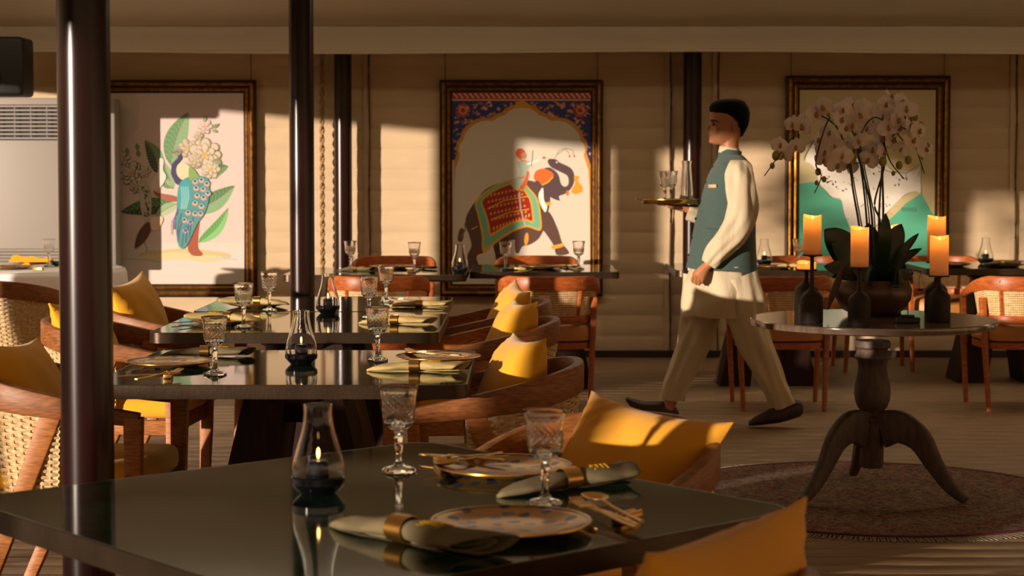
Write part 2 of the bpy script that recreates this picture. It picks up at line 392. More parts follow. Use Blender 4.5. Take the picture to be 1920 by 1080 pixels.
# ------------------------------------------------------------------ pictures
def rgba(h): return lin(h)
class Art:
    def __init__(s, px0, py0, px1, py1, Y):
        s.Y = Y; s.m = M(); s.d = .00003; s.l = 0; s.m.cc = (1, 1, 1, 1)
    def pt(s, p):
        q = P(p[0], p[1], Y=s.Y); return (q.x, s.Y-s.l*s.d, q.z)
    def poly(s, pts, col):
        s.l += 1; s.m.cc = rgba(col)
        vs = [s.pt(p) for p in pts]
        from mathutils.geometry import tessellate_polygon
        tri = tessellate_polygon([[Vector((v[0], v[2], 0)) for v in vs]])
        s.m.add(vs, [(a, b, c) for a, b, c in tri])
    def curve(s, pts, col, n=None, closed=True):
        p = [Vector((a, b, 0)) for a, b in pts]; k = len(p); o = []
        for i in range(k):
            p0, p1, p2, p3 = p[i-1], p[i], p[(i+1) % k], p[(i+2) % k]
            for t in (0, .25, .5, .75):
                q = .5*((2*p1)+(p2-p0)*t+(2*p0-5*p1+4*p2-p3)*t*t+(3*p1-p0-3*p2+p3)*t**3); o.append((q.x, q.y))
        s.poly(o, col)
    def ell(s, cx, cy, rx, ry, col, a=0, n=14):
        s.poly([(cx+rx*cos(t)*cos(a)-ry*sin(t)*sin(a), cy+rx*cos(t)*sin(a)+ry*sin(t)*cos(a)) for t in [2*PI*i/n for i in range(n)]], col)
    def line(s, pts, wd, col):
        L_ = []; R_ = []
        for i, p in enumerate(pts):
            a = pts[max(i-1, 0)]; b = pts[min(i+1, len(pts)-1)]; dx, dy = b[0]-a[0], b[1]-a[1]; q = math.hypot(dx, dy) or 1
            ww = wd(i/(len(pts)-1)) if callable(wd) else wd
            L_.append((p[0]-dy/q*ww/2, p[1]+dx/q*ww/2)); R_.append((p[0]+dy/q*ww/2, p[1]-dx/q*ww/2))
        s.poly(L_+R_[::-1], col)
    def leaf(s, x0, y0, x1, y1, wd, c1, c2, bend=0):
        n = 12; A = []; B = []; mid = []
        dx, dy = x1-x0, y1-y0; L0 = math.hypot(dx, dy); nx, ny = -dy/L0, dx/L0
        for i in range(n+1):
            t = i/n; w_ = wd*sin(PI*t**.8)**.8 if 0 < t < 1 else 0; bb = bend*sin(PI*t)
            cx, cy = x0+dx*t+nx*bb, y0+dy*t+ny*bb; mid.append((cx, cy)); A.append((cx+nx*w_/2, cy+ny*w_/2)); B.append((cx-nx*w_/2, cy-ny*w_/2))
        s.poly(A+B[::-1][1:-1], c1); s.poly(A+mid[::-1][1:-1], c2); s.line(mid, 1.0, '8A5A3A')
        s.l += 1
        for i in range(1, n, 1):
            for sd_ in (A, B): 
                s.l -= 1; s.line([mid[i], ((mid[min(i+1, n)][0]+sd_[min(i+1, n)][0])/2, (mid[min(i+1, n)][1]+sd_[min(i+1, n)][1])/2), sd_[min(i+1, n)]], .5, '9DB68A')
    def rose(s, cx, cy, r, base='E9DCC8', dark='8E8474', k=9):
        rn = random.Random(int(cx*7+cy)); l0 = s.l
        for ring in range(3):
            rr = r*(1-.33*ring)
            for j in range(k-2*ring):
                a = 2*PI*j/(k-2*ring)+ring*.5+rn.uniform(-.2, .2)
                x, y = cx+rr*.62*cos(a), cy+rr*.62*sin(a)
                s.l = l0+ring*4+(j % 2)*2; s.ell(x, y, rr*.5, rr*.40, dark, a, 10); s.ell(x-.6, y-.7, rr*.42, rr*.31, base, a, 10)
        s.l = l0+14; s.ell(cx, cy, r*.2, r*.16, 'C9A24A')
    def build(s, name, par): return s.m.build(name, PRINT, par, smooth=0)
def frame(px0, py0, px1, py1, wpx, label, Y=YW-.02):
    a = P(px0, py1, Y=Y-.05); b = P(px1, py0, Y=Y-.05)
    e_ = empty('framed_painting', ((a.x+b.x)/2, Y, a.z), 0, label, 'painting', 'large framed paintings on the back wall')
    inv = Matrix.Translation((-(a.x+b.x)/2, -Y, -a.z))
    W = wpx/F*(Y-.05)
    def ring_(o0, o1, d0, d1, name, m_, extra=None):
        mm = M()
        prof = [(o0, 0.0), (o0, d0), ((o0+o1)/2, max(d0, d1)+(extra or 0)), (o1, d1), (o1, 0)]
        for i, (o, d) in enumerate(prof): pass
        R = []
        for o, d in prof:
            R.append([(a.x+o, Y-d, a.z+o), (b.x-o, Y-d, a.z+o), (b.x-o, Y-d, b.z-o), (a.x+o, Y-d, b.z-o)])
        mm.rings(R, caps=False); x_ = mm.build(name, m_, e_, smooth=0); x_.matrix_parent_inverse = inv
    ring_(0, W*.2, .045, .052, 'outer_moulding', FRAMED)
    ring_(W*.2, W*.42, .06, .06, 'gilt_band', FRAMEG, .008)
    ring_(W*.42, W*.62, .04, .035, 'inner_band', FRAMED)
    ring_(W*.62, W*.84, .04, .035, 'gilt_bead', FRAMEG, .006)
    ring_(W*.84, W, .028, .02, 'slip', FRAMED)
    bk = M().box((a.x+.01, Y-.012, a.z+.01), (b.x-.01, Y, b.z-.01)).build('backboard', DARKW, e_, smooth=0); bk.matrix_parent_inverse = inv
    for q in (.16, .85):
        xx = a.x+(b.x-a.x)*q if False else (a.x+.04 if q < .5 else b.x-.04)
        ww = M().tube([(xx, Y-.01, b.z-.01), (xx, Y-.01, 2.5)], .0035, 5).build('hanging_wire', SEAM, e_); ww.matrix_parent_inverse = inv
    return e_, inv
G = mat  # noqa
YA = YW-.036
# --- painting 1: peacock, birds, leaves and white flowers
e1, inv1 = frame(171, 150, 479, 557, 24, 'gilt framed painting of a peacock with white flowers and green leaves, left wall')
A1 = Art(0, 0, 0, 0, YA)
A1.poly([(192, 170), (458, 170), (458, 541), (192, 541)], 'D2BDB6')
A1.curve([(250, 175), (262, 200), (258, 240), (240, 262), (222, 300), (200, 320), (192, 250), (192, 175)], 'C8B8AA')
A1.poly([(192, 455), (458, 455), (458, 541), (192, 541)], 'CFC5BC')
A1.line([(258, 178), (266, 198), (260, 215), (268, 238), (252, 250)], 1.6, 'E6C0B4'); A1.line([(440, 185), (446, 197), (436, 210)], 1.5, 'E6C0B4')
for x, y, r in ((300, 478, 40), (345, 475, 60), (395, 480, 40)): A1.ell(x, y, r, 9, 'C4B584'); A1.ell(x-6, y+5, r*.8, 7, 'CFC294')
A1.line([(225, 485), (270, 487), (300, 491)], 2.4, '9DB4BC'); A1.line([(390, 486), (420, 484), (445, 487)], 2.2, 'A8BCC4'); A1.line([(295, 497), (350, 500), (395, 498)], 1.6, 'B4C6CC'); A1.line([(330, 512), (370, 515)], 1.2, 'B4C6CC')
A1.leaf(320, 310, 353, 210, 42, '5E8A5E', '7DA37A', -6)
A1.leaf(297, 325, 272, 262, 30, '2F4A30', '6F9468', 6)
A1.leaf(325, 355, 305, 300, 18, '5E8A5E', '86A880', 0); A1.leaf(322, 352, 300, 335, 16, '4C7A4E', '86A880', 0)
A1.leaf(360, 395, 440, 348, 36, '4C7A4E', '7DA37A', 6)
A1.leaf(330, 385, 225, 398, 32, '24401F', '3F6A3A', 4)
A1.leaf(332, 382, 290, 408, 20, 'A7BB98', '8AA880', 2)
A1.leaf(372, 455, 428, 390, 22, '4E9A4E', '79BE72', 8)
A1.leaf(385, 330, 428, 312, 26, '2E6A36', '548A54', -3)
A1.curve([(288, 358), (300, 362), (330, 368), (334, 378), (310, 376), (292, 366)], '9A5A44')
# trunk
A1.curve([(358, 400), (375, 400), (372, 440), (372, 465), (380, 475), (376, 480), (360, 478), (352, 465), (355, 430)], '9B4E34')
# flowers
A1.rose(246, 325, 22, 'CFC2AE', '4A4036'); A1.rose(232, 296, 12, 'D8CBBE', '55483E', 6); A1.rose(256, 350, 13, 'BFB3A0', '4A4036', 7); A1.rose(272, 322, 11, 'CDBFAC', '5E5448', 6)
for a, b in ((216, 284), (237, 276), (256, 268), (258, 280)): A1.leaf(a+3, b+14, a, b, 8, '1E2E1A', '2C4426')
A1.rose(352, 278, 17, 'BDB09A', '857864', 7); A1.rose(384, 290, 29, 'C6BAA4', '8A7C66'); A1.rose(396, 318, 17, 'C4B89E', '8C7E66', 7); A1.rose(366, 300, 14, 'BDB09A', '857864', 7); A1.rose(385, 238, 13, 'CBB8B0', '9A8074', 6); A1.rose(372, 255, 9, 'BDB09A', '857864', 6)
A1.leaf(398, 240, 411, 232, 7, '2F4A30', '4A6A48'); A1.leaf(398, 244, 408, 248, 6, '2F4A30', '4A6A48'); A1.leaf(382, 228, 388, 216, 6, '6A8A5A', '8AA87A'); A1.leaf(402, 300, 416, 306, 12, '55604C', '6A7862')
# white bird at left and small brown bird
A1.curve([(299, 298), (307, 300), (306, 318), (312, 332), (302, 350), (288, 356), (284, 345), (296, 322)], 'D8CEC2')
A1.curve([(262, 340), (276, 338), (284, 372), (282, 412), (272, 414), (264, 390)], 'B8B2A4')
rn = random.Random(2)
for i in range(24): A1.l -= 1; A1.ell(266+rn.uniform(0, 15), 350+rn.uniform(0, 55), 1.3, 2, '3A3630')
A1.curve([(278, 416), (284, 430), (272, 452), (254, 466), (255, 450), (262, 432)], '5A3A26'); A1.line([(270, 452), (276, 466), (275, 472)], 1.2, '6A4A36')
A1.curve([(284, 410), (300, 405), (306, 412), (296, 430), (284, 430)], 'E6C8B0')
# peacock
A1.line([(334, 285), (338, 296), (326, 310), (326, 325), (334, 340), (346, 345)], lambda t: 6+8*t, '3B3560')
A1.curve([(325, 284), (334, 278), (341, 281), (338, 290), (330, 291)], '8A8478')
A1.line([(325, 287), (332, 284), (338, 286)], 1.2, '3A3630')
A1.curve([(332, 312), (342, 304), (356, 312), (360, 326), (352, 338), (340, 336), (332, 326)], 'D9C8A6')
A1.curve([(342, 338), (362, 330), (390, 335), (392, 370), (384, 400), (370, 420), (356, 450), (345, 466), (335, 460), (330, 430), (332, 385), (334, 355)], '4F8E8C')
A1.curve([(337, 345), (350, 338), (358, 352), (358, 372), (350, 388), (344, 376), (340, 400), (334, 385)], '3E9AA0')
for i in range(4): A1.line([(340+i*4, 350), (342+i*4, 370), (340+i*3, 392)], 1.2, 'A6D6D2')
A1.curve([(356, 312), (368, 322), (374, 338), (360, 340), (354, 330)], '7AA05A')
for x, y in ((366, 340), (378, 337), (388, 344), (368, 352), (381, 354), (390, 362), (370, 366), (382, 370), (366, 380), (378, 386), (353, 398), (366, 400), (376, 400), (346, 412), (357, 416), (348, 432)):
    A1.ell(x, y, 6.4, 6, '2F6E7E'); A1.ell(x, y+1, 5.6, 5, 'D99A7E'); A1.ell(x, y-1, 4.2, 3.8, '7FBEB2'); A1.ell(x, y-.5, 2.5, 2.4, '2B3E86')
for i, (x, y) in enumerate(((334, 452), (341, 462), (348, 455), (332, 440), (326, 430), (355, 445))): A1.line([(x+8, y-40), (x+2, y-20), (x, y)], 2.4, ('5A5A9A', '3E7E86')[i % 2])
A1.line([(335, 398), (322, 415), (322, 440)], 1.2, '5A5A7A')
o = A1.build('artwork', e1); o.matrix_parent_inverse = inv1
# --- painting 2: elephant with rider under a scalloped arch
e2, inv2 = frame(825, 150, 1131, 556, 23, 'gilt framed painting of a decorated elephant with rider, centre of the wall')
A2 = Art(0, 0, 0, 0, YA)
A2.poly([(846, 171), (1110, 171), (1110, 539), (846, 539)], 'D2C8B6')
A2.poly([(846, 171), (1110, 171), (1110, 345), (846, 345)], '1F2C6E')
rn = random.Random(9); l0 = A2.l
def motif(x, y, r):
    A2.l = l0+1; c = rn.choice(('B04A30', 'C8623A', 'D08A5A'))
    for k in range(5): A2.ell(x+r*.55*cos(k*1.257), y+r*.55*sin(k*1.257), r*.4, r*.3, c, k*1.257, 7)
    A2.l = l0+7; A2.ell(x, y, r*.3, r*.3, 'E6C9A0', 0, 7)
for cx in (868, 1088):
    for k in range(9): A2.l = l0+1; A2.ell(cx+9*cos(k*.698), 207+9*sin(k*.698), 5.5, 4, 'B04A30', k*.698, 8)
    A2.l = l0+3; A2.ell(cx, 207, 8, 8, 'D98A5A'); A2.ell(cx, 207, 4.5, 4.5, '9A2A24')
for i in range(300):
    x = rn.uniform(850, 1107); y = rn.uniform(192, 345)
    motif(x, y, rn.uniform(2.2, 4.6))
    A2.l = l0+1; A2.line([(x, y), (x+rn.uniform(-7, 7), y+rn.uniform(-4, 4)), (x+rn.uniform(-9, 9), y+rn.uniform(-7, 7))], .9, rn.choice(('E0B890', 'D8A878')))
A2.l = l0+10
# arch outline (gold) and its cream inside
half = [(979, 199), (996, 200), (1008, 207), (1013, 213), (1024, 216), (1030, 220), (1036, 224), (1050, 223), (1062, 226), (1072, 231), (1082, 240), (1089, 250), (1091, 259), (1098, 268), (1100, 279), (1097, 288), (1101, 300), (1106, 315), (1108, 345), (1109, 420), (1109, 539)]
def arch(off, col):
    r_ = [(x-off*.9, y+off) for x, y in half if True]; r_ = [(min(x, 1110-off), y) for x, y in r_]
    r_[0] = (978.5, half[0][1]+off)
    r_[-1] = (r_[-1][0], 539)
    l_ = [(1957-x, y) for x, y in r_[::-1]]
    A2.poly(r_+l_[:-1], col)
arch(-2.5, 'C98A24'); arch(3.2, 'D2C8B6')
A2.poly([(846, 539), (851, 539), (851, 300), (846, 300)], 'D2C8B6')
A2.poly([(846, 171), (1110, 171), (1110, 188), (846, 188)], 'A83C2C'); A2.poly([(846, 186), (1110, 186), (1110, 189), (846, 189)], 'D8A878')
for i in range(26): A2.l -= 1; A2.line([(850+i*10, 175), (855+i*10, 180), (858+i*10, 184)], 2.4, 'E6C9A0')
A2.curve([(964, 201), (970, 192), (976, 189), (979, 184), (982, 189), (988, 192), (994, 201)], 'D9962A')
ELE = '5C4038'
A2.curve([(858, 450), (867, 452), (870, 430), (862, 430)], ELE)
A2.line([(884, 400), (872, 420), (872, 432), (863, 446)], 2.5, '7A5A4E')
A2.curve([(893, 375), (915, 352), (950, 340), (990, 338), (1010, 345), (1030, 358), (1030, 388), (1020, 415), (1005, 440), (960, 450), (905, 455), (880, 440), (873, 410)], ELE)
# legs
A2.curve([(880, 430), (920, 440), (912, 470), (894, 480), (898, 500), (896, 508), (878, 506), (876, 480), (884, 460)], ELE)
A2.curve([(925, 450), (950, 445), (955, 470), (946, 500), (950, 510), (932, 512), (930, 485)], '3A2620')
A2.curve([(985, 430), (1020, 420), (1012, 445), (995, 458), (980, 462), (972, 475), (966, 470), (966, 448), (975, 440)], ELE)
A2.curve([(1012, 400), (1030, 398), (1046, 430), (1054, 455), (1064, 468), (1066, 476), (1044, 478), (1038, 460), (1022, 436), (1008, 420)], ELE)
# head, trunk
A2.curve([(1005, 335), (1014, 320), (1030, 314), (1046, 326), (1052, 345), (1060, 350), (1066, 344), (1064, 330), (1050, 322), (1034, 314), (1027, 304), (1030, 298), (1042, 299), (1050, 305), (1070, 315), (1077, 330), (1074, 348), (1062, 362), (1048, 368), (1050, 376), (1036, 372), (1026, 366), (1014, 372), (1004, 360)], '554044')
A2.ell(1042, 304, 5, 5, '554044'); A2.ell(1044, 304, 2, 2, 'D0B8A8')
A2.curve([(980, 360), (988, 346), (1002, 340), (1010, 350), (1010, 370), (1004, 376), (990, 368)], '5E423C'); A2.curve([(986, 362), (1000, 364), (1004, 374), (992, 370)], 'B88878')
A2.curve([(1010, 364), (1018, 352), (1020, 375), (1026, 385), (1022, 398), (1012, 380)], 'F2ECE0')
A2.curve([(1001, 336), (1004, 322), (1018, 316), (1034, 322), (1038, 330), (1028, 340), (1016, 346), (1010, 340)], 'D2682A'); A2.line([(1016, 347), (1028, 341), (1037, 331)], 3, 'E0A030')
# vase, bells, ornaments
A2.curve([(1076, 331), (1086, 331), (1084, 340), (1092, 350), (1091, 360), (1078, 364), (1071, 358), (1078, 344)], 'E0982A')
A2.ell(1064, 362, 3, 5, 'D8762A'); A2.ell(1028, 382, 6, 3, 'E0A030')
A2.line([(1040, 298), (1048, 282), (1060, 278), (1068, 290)], .8, '6A5040'); A2.line([(1044, 290), (1062, 278), (1074, 282), (1076, 292)], .8, '6A5040'); A2.ell(1068, 293, 1.6, 2.2, 'C84A30'); A2.ell(1077, 293, 1.6, 2.2, 'C84A30')
# blanket
A2.curve([(891, 378), (915, 355), (945, 340), (975, 336), (992, 352), (1008, 372), (1014, 400), (1014, 432), (988, 426), (960, 436), (930, 456), (906, 474), (903, 440), (896, 405)], 'D9A02A')
A2.curve([(894, 380), (917, 357), (945, 343), (974, 339), (990, 354), (1005, 374), (1011, 402), (1011, 428), (988, 422), (958, 432), (928, 451), (909, 466), (906, 436), (899, 404)], '6FB08E')
A2.curve([(902, 378), (920, 360), (948, 346), (972, 342), (986, 358), (996, 375), (1000, 400), (1000, 418), (984, 414), (955, 423), (924, 442), (917, 440), (914, 420), (908, 398)], 'D9A02A')
A2.curve([(905, 378), (922, 362), (948, 349), (970, 345), (983, 360), (993, 376), (997, 400), (997, 414), (984, 410), (953, 419), (922, 437), (920, 437), (917, 418), (911, 398)], '9E1E1A')
for r_ in range(5):
    y = 356+r_*11
    for j in range(11):
        x = 914+j*7+r_*2.2; yy_ = y+(11-j)*1.6-6
        if x < 984+r_*2: A2.l = A2.l; A2.ell(x, yy_, 2.2, 3.0, 'D9962A', .3, 5); A2.l -= 1
A2.l += 1
A2.line([(925, 410), (955, 398), (992, 392)], 2, 'E0A838'); A2.line([(914, 392), (945, 376), (990, 368)], 2, 'E0A838')
for j in range(12): A2.ell(926+j*6, 428-j*2.2, 1.5, 4, 'E8B84A', .2, 5); A2.l -= 1
A2.l += 1
A2.line([(974, 360), (976, 392), (985, 424)], 3, 'C8B6A6')
A2.ell(987, 448, 4, 12, 'E0A030', .1); A2.line([(1034, 464), (1046, 462), (1056, 459)], 7, 'E0A030'); A2.line([(886, 472), (900, 474)], 4, '8A2A20'); A2.line([(884, 430), (896, 424)], 2, 'D9A02A')
# rider
A2.curve([(962, 352), (956, 340), (972, 330), (974, 318), (970, 304), (984, 300), (994, 306), (990, 320), (988, 334), (982, 352), (972, 358)], 'A8B4A0')
A2.curve([(972, 356), (984, 336), (988, 322), (992, 324), (988, 345), (978, 358)], 'D2602A')
A2.ell(976, 288, 9, 10, 'C9502A', -.3); A2.ell(982, 292, 5.5, 6.5, 'B88A6A'); A2.line([(973, 296), (980, 302), (986, 302)], 3, 'D9742A')
A2.line([(988, 308), (1000, 305), (1014, 298)], 4, 'CFE0DA'); A2.line([(999, 282), (998, 298), (996, 312)], 1, '4A4036'); A2.ell(1020, 296, 3, 2, 'B04A30')
A2.line([(972, 334), (984, 332)], 3, 'D9742A')
# orange saddle edge
A2.line([(958, 340), (970, 352), (980, 358)], 2.5, 'E0A030')
o = A2.build('artwork', e2); o.matrix_parent_inverse = inv2
# --- painting 3: illustrated map
e3, inv3 = frame(1472, 142, 1783, 556, 26, 'gilt framed illustrated map with green sea, behind the orchids')
A3 = Art(0, 0, 0, 0, YA)
A3.poly([(1492, 160), (1762, 160), (1762, 536), (1492, 536)], 'C9B88A')
A3.poly([(1492, 346), (1520, 341), (1534, 342), (1560, 370), (1576, 374), (1600, 400), (1640, 440), (1700, 380), (1728, 362), (1748, 400), (1762, 408), (1762, 536), (1492, 536)], '58AE8E')
rn = random.Random(4)
LAND = [(1508, 300), (1516, 280), (1530, 262), (1560, 262), (1600, 270), (1640, 285), (1672, 318), (1690, 322), (1720, 318), (1728, 312), (1728, 335), (1728, 362), (1718, 358), (1700, 364), (1690, 372), (1672, 390), (1655, 410), (1640, 428), (1628, 445), (1616, 455), (1604, 448), (1592, 425), (1582, 400), (1576, 374), (1560, 370), (1548, 358), (1534, 342), (1528, 318), (1518, 306)]
A3.curve([(x+1.2*rn.uniform(-1, 1), y+1.2*rn.uniform(-1, 1)) for x, y in LAND], '6A6456')
A3.curve([(x*.985+1615*.015, y*.985+350*.015) for x, y in LAND], 'E6DED0')
for i in range(60):
    x, y = rn.choice(((1560, 340), (1575, 350), (1600, 330), (1620, 350), (1690, 340), (1660, 385), (1610, 390), (1640, 320)));
    x += rn.gauss(0, 9); y += rn.gauss(0, 7); A3.l -= 1; A3.ell(x, y, rn.uniform(.8, 2.4), rn.uniform(.8, 2.6), rn.choice(('5A5048', '8A7E70', '4A3E4A')), rn.uniform(0, 3), 6)
A3.l += 1
A3.line([(1500, 288), (1512, 270), (1530, 262), (1560, 250)], 1, '6A6456'); A3.line([(1640, 310), (1668, 322), (1700, 325), (1728, 305), (1722, 330)], 1.3, '6A6456')
for i in range(8): A3.line([(1691+i*3.6, 389), (1693+i*3.6, 397)], 1.5, '3F6A52'); A3.l -= 1
for i in range(90):
    x, y = rn.uniform(1494, 1760), rn.uniform(380, 534)
    A3.l -= 1; A3.ell(x, y, rn.uniform(.8, 2), rn.uniform(.6, 1.2), '54A274', 0, 6)
o = A3.build('artwork', e3); o.matrix_parent_inverse = inv3

# ------------------------------------------------------------------ floor standing air conditioner, speaker
ya = 13.28
ax0, ax1 = P(-70, 300, Y=ya).x, P(216, 300, Y=ya).x
zt, zm = P(0, 184, Y=ya).z, P(0, 503, Y=ya).z
ac = empty('air_conditioner', ((ax0+ax1)/2, ya, 0), 0, 'tall white floor standing air conditioner with louvred grilles at left', 'air conditioner')
hw = (ax1-ax0)/2
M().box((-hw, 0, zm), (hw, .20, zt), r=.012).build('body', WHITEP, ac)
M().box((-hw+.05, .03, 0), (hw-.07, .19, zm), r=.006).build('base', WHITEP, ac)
gx0, gx1 = -hw+.04, P(111, 300, Y=ya).x-(ax0+ax1)/2+.12
z0, z1 = P(0, 263, Y=ya).z, P(0, 196, Y=ya).z
gv = M().box((gx0, -.004, z0), (gx1, .0, z1)).build('upper_grille', BLACKP, ac, smooth=0)
for i in range(9):
    zz = z0+(z1-z0)*(i+.5)/9
    M().sweep([(gx0+(gx1-gx0)*t/8, -.02-.012*sin(PI*t/8), zz) for t in range(9)], rrect(.03, .016, .006)).build('louvre', WHITEP, ac)
for i in range(6):
    xx = gx0+.12+(gx1-gx0-.2)*i/5; M().tube([(xx, -.036, z0+.01), (xx, -.036, z1-.01)], .004, 6).build('vane', WHITEP, ac)
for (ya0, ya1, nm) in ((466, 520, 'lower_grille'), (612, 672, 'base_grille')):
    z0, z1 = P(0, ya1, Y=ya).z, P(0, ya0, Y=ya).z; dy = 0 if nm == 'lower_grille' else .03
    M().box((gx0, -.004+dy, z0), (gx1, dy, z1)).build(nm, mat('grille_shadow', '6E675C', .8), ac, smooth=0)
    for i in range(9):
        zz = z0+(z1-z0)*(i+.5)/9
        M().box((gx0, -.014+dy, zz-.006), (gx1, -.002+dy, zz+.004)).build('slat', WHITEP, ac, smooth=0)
q = P(12, 180, Y=12.4); q2 = P(42, 68, Y=12.4)
sp = empty('loudspeaker', (q.x-.14, 12.4, q.z), 0, 'black loudspeaker box hanging above the air conditioner', 'speaker')
M().box((-.26, 0, 0), (q2.x-q.x+.14, .3, q2.z-q.z), r=.03).build('cabinet', BLACKP, sp)
M().lathe([(0, 0), (.09, 0), (.1, .01), (.11, 0)], 24, RX(PI/2) @ T(0, .12, 0)).build('driver', mat('speaker_cone', '050505', .8), sp)
M().box((-.02, .12, q2.z-q.z-.02), (.02, .16, q2.z-q.z+.12)).build('bracket', BLACKP, sp)
# ------------------------------------------------------------------ tables
TZ = .77
def rpoly(hx, hy, r, k=6):
    return [(x, y) for x, y in rrect(2*hx, 2*hy, r, k)]
def dining_table(name, cx, cy, hx, hy, rz, label, th=.042, r=.05):
    t = empty(name, (cx, cy, 0), rz, label, 'table', 'marble topped dining tables')
    o = rpoly(hx, hy, r); i_ = rpoly(hx-.006, hy-.006, r-.004)
    m = M().rings([[(x, y, TZ-.02) for x, y in i_], [(x, y, TZ) for x, y in i_]], caps=False)
    n = len(i_); m.f.append(tuple(range(n, 2*n)))
    m.build('marble_top', MARBLE, t, smooth=20)
    M().rings([[(x, y, TZ-th) for x, y in rpoly(hx-.02, hy-.02, r-.01)], [(x, y, TZ-th) for x, y in o], [(x, y, TZ-.0015) for x, y in o], [(x, y, TZ) for x, y in rpoly(hx-.002, hy-.002, r-.002)], [(x, y, TZ) for x, y in i_], [(x, y, TZ-.021) for x, y in i_]], caps=True).build('metal_edge', BRONZE, t, smooth=30)
    M().lathe([(.26, TZ-th-.001), (.24, TZ-th-.02), (.12, TZ-th-.1), (.08, TZ-th-.13)], 8, RZ(PI/8), caps=True).build('underframe', DARKW, t, smooth=20)
    for sx_ in (-1, 1):
        R = []
        for z, a, b2 in ((0, .12, .32), (TZ-th-.02, .02, .15)):
            R.append([(sx_*a, -.17, z), (sx_*b2, -.17, z), (sx_*b2, .17, z), (sx_*a, .17, z)])
        M().rings(R).build('pedestal_slab', DARKW, t, smooth=0)
    return t
def span(pyf, pyb): return P(975, pyf, z=TZ).y, P(975, pyb, z=TZ).y
f1, k1 = span(722, 656.4); f2, k2 = span(624, 585); f3, k3 = span(584, 556)
x0, x1 = -1.27, -.155
dining_table('dining_table', (x0+x1)/2, (f1+k1)/2, (x1-x0)/2, (k1-f1)/2, 0, 'dining table second from the front, with three stemmed glasses beside a hurricane lamp')
x0, x1 = -1.45, -.315
dining_table('dining_table', (x0+x1)/2, (f2+k2)/2, (x1-x0)/2, (k2-f2)/2-.003, 0, 'front one of two dining tables pushed together, beyond the second table')
dining_table('dining_table', (x0+x1)/2-.02, (f3+k3)/2, (x1-x0)/2, (k3-f3)/2-.003, 0, 'rear one of two dining tables pushed together, just before the dark pole')
# nearest table, turned 41 degrees; corners read from the photograph's ground geometry
A_ = P(0, 925, z=TZ); B_ = P(700, 838, z=TZ); C_ = P(850, 835, z=TZ); D_ = P(1400, 930, z=TZ)
def isect(p, d, q, e):
    den = d.x*e.y-d.y*e.x; t = ((q.x-p.x)*e.y-(q.y-p.y)*e.x)/den; return p+d*t
d1 = B_-A_; d2 = D_-C_; Bk = isect(A_, d1, C_, d2)
E_ = P(1425, 985, z=TZ); F_ = P(900, 1077, z=TZ); Rt = isect(C_, d2, E_, F_-E_)
ang = math.atan2(d1.y, d1.x); u1 = Vector((cos(ang), sin(ang), 0)); u2 = Vector((sin(ang), -cos(ang), 0))
side = 1.14; NC = Bk - u1*side/2 + u2*side/2
print('near table', Bk, Rt, (Rt-Bk).length, math.degrees(ang), math.degrees(math.atan2(d2.y, d2.x)))
dining_table('dining_table', NC.x, NC.y, side/2, side/2, ang, 'large dark marble dining table nearest the camera, turned cornerwise', r=.07)
# far tables
def far_table(px0, px1, pyf, hy, label, hz=None):
    q0, q1 = P(px0, pyf, z=TZ), P(px1, pyf, z=TZ)
    dining_table('dining_table', (q0.x+q1.x)/2, q0.y+hy, (q1.x-q0.x)/2, hy, 0, label)
    return (q0.x+q1.x)/2, q0.y
FT = [far_table(528, 873, 515.5, .42, 'far dining table in front of the wall, directly behind the dark pole'),
      far_table(880, 1162, 510, .45, 'far dining table below the elephant painting'),
      far_table(1268, 1640, 507, .45, 'far dining table behind the walking man'),
      far_table(1740, 2080, 504, .45, 'far dining table at the right edge beyond the cane chair')]

